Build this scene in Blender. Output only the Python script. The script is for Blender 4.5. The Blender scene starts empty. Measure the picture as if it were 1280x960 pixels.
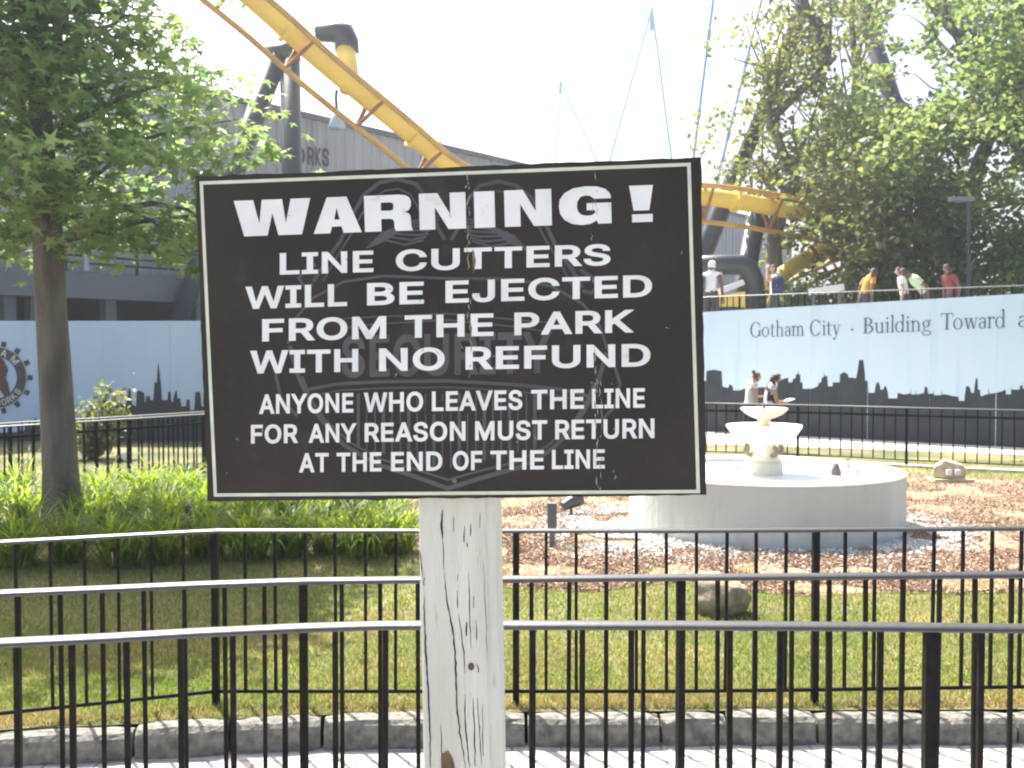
import bpy, bmesh, math, random
import numpy as np
from mathutils import Vector, Matrix
random.seed(7); rng = np.random.default_rng(11)
R = math.radians; PI = math.pi
sc = bpy.context.scene
col = sc.collection

# ------------------------------------------------------------------ camera
F = 1300.0; PITCH = math.atan(40/1300.0); CZ = 1.75
cam_d = bpy.data.cameras.new('camera'); cam = bpy.data.objects.new('camera', cam_d); col.objects.link(cam)
cam.location = (0, 0, CZ); cam.rotation_euler = (PI/2 - PITCH, 0, 0)
cam_d.sensor_width = 36; cam_d.lens = 36*F/1280; cam_d.clip_start = .05; cam_d.clip_end = 2000
cam_d.dof.use_dof = True; cam_d.dof.focus_distance = 2.1; cam_d.dof.aperture_fstop = 15
sc.camera = cam
# ------------------------------------------------------------------ sky, sun, exposure
SUN_AZ = 32; SUN_EL = 56                       # degrees left of the view, degrees up
w = bpy.data.worlds.new('World'); sc.world = w; w.use_nodes = True
nt = w.node_tree; bg = nt.nodes['Background']
sky = nt.nodes.new('ShaderNodeTexSky'); sky.sky_type = 'NISHITA'; sky.sun_disc = False
sky.sun_elevation = R(SUN_EL); sky.sun_rotation = R(-SUN_AZ); sky.air_density = 1.0; sky.dust_density = 7; sky.ozone_density = 1.0
nt.links.new(sky.outputs[0], bg.inputs[0]); bg.inputs[1].default_value = .118
sl = bpy.data.lights.new('sun', 'SUN'); so = bpy.data.objects.new('sun', sl); col.objects.link(so)
sl.energy = 5.0; sl.angle = R(.5); sl.color = (1, .97, .91)
S = Vector((-math.sin(R(SUN_AZ))*math.cos(R(SUN_EL)), math.cos(R(SUN_AZ))*math.cos(R(SUN_EL)), math.sin(R(SUN_EL))))
so.rotation_euler = S.to_track_quat('Z', 'Y').to_euler(); so.location = (-8, 16, 30)
vs = sc.view_settings; vs.view_transform = 'Standard'; vs.look = 'None'; vs.gamma = 1; vs.use_curve_mapping = False
vs.exposure = 1.46
sc.cycles.pixel_filter_type = 'BLACKMAN_HARRIS'; sc.cycles.filter_width = 2.1
sc.cycles.max_bounces = 8; sc.cycles.transparent_max_bounces = 8; sc.cycles.use_denoising = True

# ------------------------------------------------------------------ from pixels of the photograph to metres
cp, sp_ = math.cos(PITCH), math.sin(PITCH)
def ray(px, py):
    u = (px-640)/F; v = (480-py)/F
    return Vector((u, cp+v*sp_, -sp_+v*cp))
def at(px, py, d):
    r = ray(px, py); return Vector((0, 0, CZ)) + r*(d/r.y)
def gnd(px, py, z=0.0):
    r = ray(px, py); return Vector((0, 0, CZ)) + r*((z-CZ)/r.z)
def on_plane(px, py, p0, n):
    r = ray(px, py); o = Vector((0, 0, CZ)); return o + r*((p0-o).dot(n)/r.dot(n))

# ------------------------------------------------------------------ materials
def mat(name, c, rough=.6, c2=None, scale=6, detail=4, bump=0, bscale=None, metal=0, trans=0, island=0, spec=.5, stretch=None, lo=.35, hi=.65, coat=0):
    m = bpy.data.materials.new(name); m.use_nodes = True; n = m.node_tree; L = n.links.new
    b = n.nodes['Principled BSDF']; b.inputs['Roughness'].default_value = rough; b.inputs['Metallic'].default_value = metal
    b.inputs['Specular IOR Level'].default_value = spec; b.inputs['Coat Weight'].default_value = coat
    tc = n.nodes.new('ShaderNodeTexCoord'); src = tc.outputs['Object']
    if stretch:
        mp = n.nodes.new('ShaderNodeMapping'); mp.inputs['Scale'].default_value = stretch; L(src, mp.inputs[0]); src = mp.outputs[0]
    cs = None
    if c2:
        t = n.nodes.new('ShaderNodeTexNoise'); t.inputs['Scale'].default_value = scale; t.inputs['Detail'].default_value = detail; L(src, t.inputs['Vector'])
        r = n.nodes.new('ShaderNodeValToRGB'); r.color_ramp.elements[0].color = (*c, 1); r.color_ramp.elements[1].color = (*c2, 1)
        r.color_ramp.elements[0].position = lo; r.color_ramp.elements[1].position = hi
        L(t.outputs['Fac'], r.inputs[0]); cs = r.outputs[0]
        if island:
            g = n.nodes.new('ShaderNodeNewGeometry'); mx = n.nodes.new('ShaderNodeMath'); mx.operation = 'MULTIPLY_ADD'
            mx.inputs[1].default_value = island; L(g.outputs['Random Per Island'], mx.inputs[0])
            sb = n.nodes.new('ShaderNodeMath'); sb.operation = 'SUBTRACT'; sb.inputs[1].default_value = island*.5
            L(t.outputs['Fac'], sb.inputs[0]); L(sb.outputs[0], mx.inputs[2]); L(mx.outputs[0], r.inputs[0])
        L(cs, b.inputs['Base Color'])
    else:
        b.inputs['Base Color'].default_value = (*c, 1)
    if bump:
        t2 = n.nodes.new('ShaderNodeTexNoise'); t2.inputs['Scale'].default_value = bscale or scale*4; t2.inputs['Detail'].default_value = 5; L(src, t2.inputs['Vector'])
        bp = n.nodes.new('ShaderNodeBump'); bp.inputs['Strength'].default_value = bump; bp.inputs['Distance'].default_value = .02
        L(t2.outputs['Fac'], bp.inputs['Height']); L(bp.outputs[0], b.inputs['Normal'])
    if trans:
        tr = n.nodes.new('ShaderNodeBsdfTranslucent'); ms = n.nodes.new('ShaderNodeMixShader'); ms.inputs[0].default_value = trans
        hs = n.nodes.new('ShaderNodeHueSaturation'); hs.inputs['Hue'].default_value = .485; hs.inputs['Saturation'].default_value = 1.1; hs.inputs['Value'].default_value = 2.1
        if cs: L(cs, hs.inputs['Color'])
        else: hs.inputs['Color'].default_value = (*c, 1)
        L(hs.outputs[0], tr.inputs[0]); L(b.outputs[0], ms.inputs[1]); L(tr.outputs[0], ms.inputs[2])
        L(ms.outputs[0], n.nodes['Material Output'].inputs[0])
    return m
def add_fine_mix(m, c, scale, lo, hi, stretch=None):
    """a second noise that lays colour c over the base colour (stains, wear)"""
    n = m.node_tree; L = n.links.new; b = n.nodes['Principled BSDF']; old = b.inputs['Base Color']
    tc = n.nodes.new('ShaderNodeTexCoord'); src = tc.outputs['Object']
    if stretch:
        mp = n.nodes.new('ShaderNodeMapping'); mp.inputs['Scale'].default_value = stretch; L(src, mp.inputs[0]); src = mp.outputs[0]
    t = n.nodes.new('ShaderNodeTexNoise'); t.inputs['Scale'].default_value = scale; t.inputs['Detail'].default_value = 6; L(src, t.inputs['Vector'])
    r = n.nodes.new('ShaderNodeMapRange'); r.inputs['From Min'].default_value = lo; r.inputs['From Max'].default_value = hi; L(t.outputs['Fac'], r.inputs[0])
    mx = n.nodes.new('ShaderNodeMix'); mx.data_type = 'RGBA'; L(r.outputs[0], mx.inputs[0])
    if old.links: L(old.links[0].from_socket, mx.inputs[6])
    else: mx.inputs[6].default_value = old.default_value
    mx.inputs[7].default_value = (*c, 1); L(mx.outputs[2], old)
    return m

M = {}
M['sign_black'] = add_fine_mix(mat('sign_black', (.021,.018,.016), .6, (.03,.026,.022), 5, 5, .12, 60, spec=.3), (.05,.045,.038), 14, .62, .8)
M['sign_white'] = add_fine_mix(mat('sign_white', (.74,.76,.76), .5, (.66,.68,.68), 9), (.5,.49,.45), 30, .64, .78)
M['sign_emblem'] = mat('sign_emblem', (.07,.072,.078), .55, (.05,.053,.057), 20)
M['sign_line'] = mat('sign_line', (.62,.66,.54), .5, (.5,.54,.45), 20)
M['scratch'] = mat('scratch', (.2,.18,.15), .8, (.42,.4,.36), 60)
M['rust'] = mat('rust', (.13,.085,.06), .9, (.22,.17,.13), 60)
M['post_paint'] = add_fine_mix(mat('post_paint', (.61,.62,.56), .6, (.5,.51,.45), 3, 6, .25, 40, stretch=(6,6,.7)), (.34,.32,.27), 9, .66, .8, (5,5,1.2))
M['crack'] = mat('crack', (.03,.027,.025), .9)
M['wood'] = mat('bare_wood', (.16,.1,.06), .9, (.09,.06,.04), 30)
M['rail'] = mat('rail_paint', (.014,.014,.014), .43, (.022,.022,.022), 30, 4, .05, 60, spec=1.0)
M['baluster'] = mat('baluster_paint', (.005,.005,.006), .55, (.016,.013,.011), 25, 6, .15, 90, spec=.12)
M['granite'] = mat('granite', (.25,.24,.205), .92, (.12,.117,.1), 22, 8, 1.0, 30)
M['paver'] = None
M['lawn'] = None
M['mulch'] = mat('mulch', (.2,.12,.08), .95, (.34,.26,.18), 9, 8, 1, 40)
M['chip'] = mat('bark_chip', (.17,.08,.055), .95, (.42,.32,.23), 5, 2, island=1.0)
M['pebble'] = mat('pebble', (.45,.43,.4), .8, (.66,.64,.6), 5, 2, island=1.0)
M['grass'] = mat('grass_blade', (.09,.155,.025), .55, (.2,.21,.06), 1.1, 3, trans=.45, island=.55, lo=.42, hi=.85)
M['lily'] = mat('lily_blade', (.11,.2,.025), .5, (.23,.29,.045), 3, 2, trans=.5, island=.8)
M['lily_dry'] = mat('lily_dry', (.22,.17,.07), .7, (.3,.24,.1), 3)
M['leaf_near'] = mat('maple_leaf', (.115,.19,.075), .45, (.17,.235,.085), 2, 2, trans=.5, island=.8)
M['leaf_far'] = mat('far_leaf', (.095,.15,.055), .5, (.15,.19,.065), 1, 2, trans=.5, island=.8)
M['leaf_pale'] = mat('pale_leaf', (.09,.12,.035), .5, (.15,.16,.05), 1, 2, trans=.45, island=.8)
M['bark'] = mat('bark', (.1,.085,.07), .95, (.19,.165,.14), 7, 6, 1, 34, stretch=(1.4,1.4,.22))
M['fountain_wall'] = add_fine_mix(mat('fountain_render', (.6,.63,.6), .75, (.52,.55,.51), 2.5, 6, .3, 30, stretch=(1,1,.4)), (.36,.36,.3), 4, .56, .85, (1.5,1.5,.3))
M['fountain_cream'] = mat('fountain_cream', (.82,.78,.66), .7, (.7,.64,.5), 9, 5, .25, 40)
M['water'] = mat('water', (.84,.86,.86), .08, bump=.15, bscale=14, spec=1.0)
M['fixture'] = mat('fixture', (.1,.08,.08), .5, (.16,.13,.12), 40)
M['stone'] = mat('stone', (.22,.17,.11), .95, (.38,.33,.25), 7, 8, 1, 14)
M['faux_stone'] = mat('faux_stone', (.4,.35,.22), .9, (.55,.5,.34), 12, 6, .7, 25)
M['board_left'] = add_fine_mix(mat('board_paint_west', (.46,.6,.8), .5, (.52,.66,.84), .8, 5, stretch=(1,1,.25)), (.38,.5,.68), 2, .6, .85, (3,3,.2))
M['board_right'] = add_fine_mix(mat('board_flare_east', (.64,.81,.95), .5, (.72,.87,.96), .5, 5, stretch=(1,1,.25)), (.54,.7,.88), 1.3, .6, .85, (3,3,.2))  # lighter than the left board: lens flare put into the colour
M['skyline'] = mat('skyline_paint', (.02,.026,.032), .6, (.035,.04,.045), 3)
M['letter_blue'] = mat('letter_blue', (.1,.13,.26), .6)
M['gear'] = mat('gear_paint', (.05,.045,.075), .6, (.07,.065,.09), 5)
M['gear_figure'] = mat('gear_figure', (.16,.05,.035), .7, (.09,.035,.03), 4)
M['metal_wall'] = add_fine_mix(mat('corrugated_wall', (.3,.32,.36), .6, (.4,.42,.46), .6, 6, stretch=(1,1,.1)), (.2,.2,.24), 1, .58, .75, (2,2,.08))
M['beam'] = mat('beam_paint', (.125,.135,.15), .7, (.16,.17,.185), .5, 5)
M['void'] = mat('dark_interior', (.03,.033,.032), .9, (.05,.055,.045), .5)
M['wall_letter'] = mat('wall_letter', (.04,.045,.06), .7)
M['track'] = mat('track_yellow', (.85,.64,.12), .45, (.78,.57,.12), 1.5, 5)
M['tie'] = mat('tie_brown', (.3,.13,.03), .5)
M['track_rail'] = mat('track_rail', (.6,.36,.08), .45, (.48,.27,.07), 2)
M['support'] = mat('support_paint', (.03,.035,.05), .4, (.05,.055,.07), 1, 4)
M['teal'] = mat('teal_paint', (.36,.62,.66), .5, (.42,.66,.7), 1)
M['bluepole'] = mat('blue_pole', (.36,.52,.72), .5, (.42,.56,.74), 1)
M['white'] = mat('white_paint', (.8,.8,.8), .5, (.7,.7,.7), 4)
M['litter'] = mat('litter_red', (.55,.06,.05), .6)
def skin_cloth(n, c): return mat(n, c, .8, tuple(x*.8 for x in c), 12)
M['skin'] = mat('skin', (.5,.3,.2), .6); M['skin_dark'] = mat('skin_dark', (.16,.08,.05), .6)
M['hair_red'] = mat('hair_auburn', (.11,.045,.03), .7, (.16,.07,.045), 40); M['hair_dark'] = mat('hair_dark', (.03,.022,.02), .7, (.05,.035,.03), 40)

def brick_mat(name, c1, c2, cm, scale, bw, rh, ms):
    m = bpy.data.materials.new(name); m.use_nodes = True; n = m.node_tree; L = n.links.new; b = n.nodes['Principled BSDF']
    tc = n.nodes.new('ShaderNodeTexCoord'); t = n.nodes.new('ShaderNodeTexBrick'); L(tc.outputs['Object'], t.inputs[0])
    t.inputs['Color1'].default_value = (*c1, 1); t.inputs['Color2'].default_value = (*c2, 1); t.inputs['Mortar'].default_value = (*cm, 1)
    t.inputs['Scale'].default_value = scale; t.inputs['Brick Width'].default_value = bw; t.inputs['Row Height'].default_value = rh; t.inputs['Mortar Size'].default_value = ms
    no = n.nodes.new('ShaderNodeTexNoise'); no.inputs['Scale'].default_value = 14; no.inputs['Detail'].default_value = 8; L(tc.outputs['Object'], no.inputs['Vector'])
    mx = n.nodes.new('ShaderNodeMix'); mx.data_type = 'RGBA'; mx.blend_type = 'MULTIPLY'; mx.inputs[0].default_value = .6
    L(t.outputs['Color'], mx.inputs[6]); L(no.outputs['Fac'], mx.inputs[7]); L(mx.outputs[2], b.inputs['Base Color']); b.inputs['Roughness'].default_value = .85
    bp = n.nodes.new('ShaderNodeBump'); bp.inputs['Strength'].default_value = .5; bp.inputs['Distance'].default_value = .01
    L(t.outputs['Fac'], bp.inputs['Height']); bp.invert = True; L(bp.outputs[0], b.inputs['Normal'])
    return m
M['paver'] = brick_mat('paver', (.6,.58,.56), (.5,.47,.45), (.25,.24,.22), 1, .22, .11, .006)
def lawn_mat():
    m = mat('lawn_soil', (.08,.095,.03), .95, (.26,.21,.1), 1.0, 6, .8, 60, lo=.4, hi=.72)
    return add_fine_mix(m, (.06,.055,.03), 30, .6, .85)
M['lawn'] = lawn_mat()
M['earth'] = mat('earth', (.16,.15,.12), .95, (.24,.22,.18), .4, 8, .3, 8)
M['concrete'] = mat('pale_path', (.52,.5,.46), .9, (.42,.4,.37), 2, 8, .2, 20)

# ------------------------------------------------------------------ mesh and object helpers
class MB:
    def __init__(s): s.v = []; s.f = []
    def add(s, vs_, fs):
        o = len(s.v); s.v += [tuple(x) for x in vs_]; s.f += [tuple(i+o for i in q) for q in fs]; return s
    def box(s, c, d, m=None):
        c = Vector(c); x, y, z = d[0]/2, d[1]/2, d[2]/2
        p = [Vector((a*x, b*y, e*z)) for e in (-1, 1) for a, b in ((-1,-1),(1,-1),(1,1),(-1,1))]
        p = [(m @ q if m else q)+c for q in p]
        return s.add(p, [(3,2,1,0),(4,5,6,7),(0,1,5,4),(1,2,6,5),(2,3,7,6),(3,0,4,7)])
    def beam(s, a, b, wd, h, up=(0,0,1)):
        a = Vector(a); b = Vector(b); t = (b-a).normalized(); u = Vector(up)
        if abs(t.dot(u)) > .95: u = Vector((0,1,0))
        x = t.cross(u).normalized(); y = x.cross(t)
        p = [q + x*i*wd/2 + y*j*h/2 for q in (a, b) for i, j in ((-1,-1),(1,-1),(1,1),(-1,1))]
        return s.add(p, [(0,1,2,3),(7,6,5,4),(0,4,5,1),(1,5,6,2),(2,6,7,3),(3,7,4,0)])
    def tube(s, pts, rad, n=10, cap=True):
        pts = [Vector(p) for p in pts]
        if not hasattr(rad, '__len__'): rad = [rad]*len(pts)
        o = len(s.v); prev = None
        for i, p in enumerate(pts):
            t = (pts[min(i+1, len(pts)-1)] - pts[max(i-1, 0)]).normalized()
            if prev is None:
                u = Vector((0,0,1)) if abs(t.z) < .9 else Vector((0,1,0)); x = t.cross(u).normalized()
            else: x = (prev - t*prev.dot(t)).normalized()
            prev = x; y = t.cross(x)
            for k in range(n):
                a = 2*PI*k/n; s.v.append(tuple(p + (x*math.cos(a)+y*math.sin(a))*rad[i]))
        for i in range(len(pts)-1):
            for k in range(n):
                s.f.append((o+i*n+k, o+i*n+(k+1)%n, o+(i+1)*n+(k+1)%n, o+(i+1)*n+k))
        if cap:
            s.f.append(tuple(o+k for k in range(n))[::-1]); s.f.append(tuple(o+(len(pts)-1)*n+k for k in range(n)))
        return s
    def lathe(s, prof, c=(0,0,0), n=48, close=False):
        o = len(s.v); c = Vector(c)
        for r, z in prof:
            for k in range(n):
                a = 2*PI*k/n; s.v.append((c.x+r*math.cos(a), c.y+r*math.sin(a), c.z+z))
        for i in range(len(prof)-1):
            for k in range(n): s.f.append((o+i*n+k, o+i*n+(k+1)%n, o+(i+1)*n+(k+1)%n, o+(i+1)*n+k))
        if close:
            s.f.append(tuple(o+k for k in range(n))[::-1]); s.f.append(tuple(o+(len(prof)-1)*n+k for k in range(n)))
        return s
    def build(s, name, m, parent=None, smooth=False, loc=None, weld=False):
        me = bpy.data.meshes.new(name); v = s.v
        if loc is not None: v = [(a-loc[0], b-loc[1], c-loc[2]) for a, b, c in v]
        me.from_pydata(v, [], s.f); me.update()
        if smooth: me.polygons.foreach_set('use_smooth', [True]*len(me.polygons))
        o = bpy.data.objects.new(name, me); col.objects.link(o)
        if m: me.materials.append(m)
        if loc is not None: o.location = loc
        if parent: o.parent = parent
        return o
def tag(o, label=None, cat=None, group=None, kind=None):
    if label: o['label'] = label
    if cat: o['category'] = cat
    if group: o['group'] = group
    if kind: o['kind'] = kind
    return o
def empty(name, loc, label, cat, group=None):
    o = bpy.data.objects.new(name, None); col.objects.link(o); o.location = loc; o.empty_display_size = .2
    return tag(o, label, cat, group)
def fill(polys, z=0.0, offset=0.0):
    """2D outlines (holes by nesting) -> list of verts, faces, filled by the curve filler"""
    cu = bpy.data.curves.new('outline', 'CURVE'); cu.dimensions = '2D'; cu.fill_mode = 'BOTH'; cu.offset = offset
    for p in polys:
        sp = cu.splines.new('POLY'); sp.points.add(len(p)-1); sp.use_cyclic_u = True
        for i, q in enumerate(p): sp.points[i].co = (q[0], q[1], 0, 1)
    o = bpy.data.objects.new('outline', cu); col.objects.link(o)
    me = bpy.data.meshes.new_from_object(o.evaluated_get(bpy.context.evaluated_depsgraph_get()))
    v = [(q.co.x, q.co.y) for q in me.vertices]; f = [tuple(p.vertices) for p in me.polygons]
    bpy.data.objects.remove(o); bpy.data.curves.remove(cu); bpy.data.meshes.remove(me)
    return v, f
def bolder(polys, d):
    def area(p): return sum(p[i-1][0]*p[i][1]-p[i][0]*p[i-1][1] for i in range(len(p)))/2
    big = max(polys, key=lambda p: abs(area(p))); out = []
    for p in polys:
        s = (1 if area(p) > 0 else -1)*(-1 if p is not big and hole_in(p, big) else 1); n = len(p); q = []
        for i in range(n):
            a, b, c = p[i-1], p[i], p[(i+1) % n]
            u = (b[0]-a[0], b[1]-a[1]); v = (c[0]-b[0], c[1]-b[1]); lu = math.hypot(*u) or 1e-9; lv = math.hypot(*v) or 1e-9
            n1 = (u[1]/lu*s, -u[0]/lu*s); n2 = (v[1]/lv*s, -v[0]/lv*s); mx, my = n1[0]+n2[0], n1[1]+n2[1]; k = 2/max(.5, mx*mx+my*my)
            q.append((b[0]+mx*d*k/1, b[1]+my*d*k/1))
        out.append(q)
    return out
def hole_in(p, big):
    x, y = p[0]; c = False; j = len(big)-1
    for i in range(len(big)):
        (xi, yi), (xj, yj) = big[i], big[j]
        if (yi > y) != (yj > y) and x < (xj-xi)*(y-yi)/(yj-yi)+xi: c = not c
        j = i
    return c
def ribbon(pts, wd):
    """flat 2D stroke along points -> polygon; wd number or list"""
    n = len(pts); ws = wd if hasattr(wd, '__len__') else [wd]*n; a = []; b = []
    for i in range(n):
        p, q = pts[max(i-1,0)], pts[min(i+1,n-1)]; dx, dy = q[0]-p[0], q[1]-p[1]; l = math.hypot(dx, dy) or 1
        nx, ny = -dy/l*ws[i]/2, dx/l*ws[i]/2
        a.append((pts[i][0]+nx, pts[i][1]+ny)); b.append((pts[i][0]-nx, pts[i][1]-ny))
    vs_ = a+b; return vs_, [(i, i+1, n+i+1, n+i) for i in range(n-1)]
def arc(cx, cy, rx, ry, a0, a1, n=16): return [(cx+rx*math.cos(R(a0+(a1-a0)*i/n)), cy+ry*math.sin(R(a0+(a1-a0)*i/n))) for i in range(n+1)]
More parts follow.
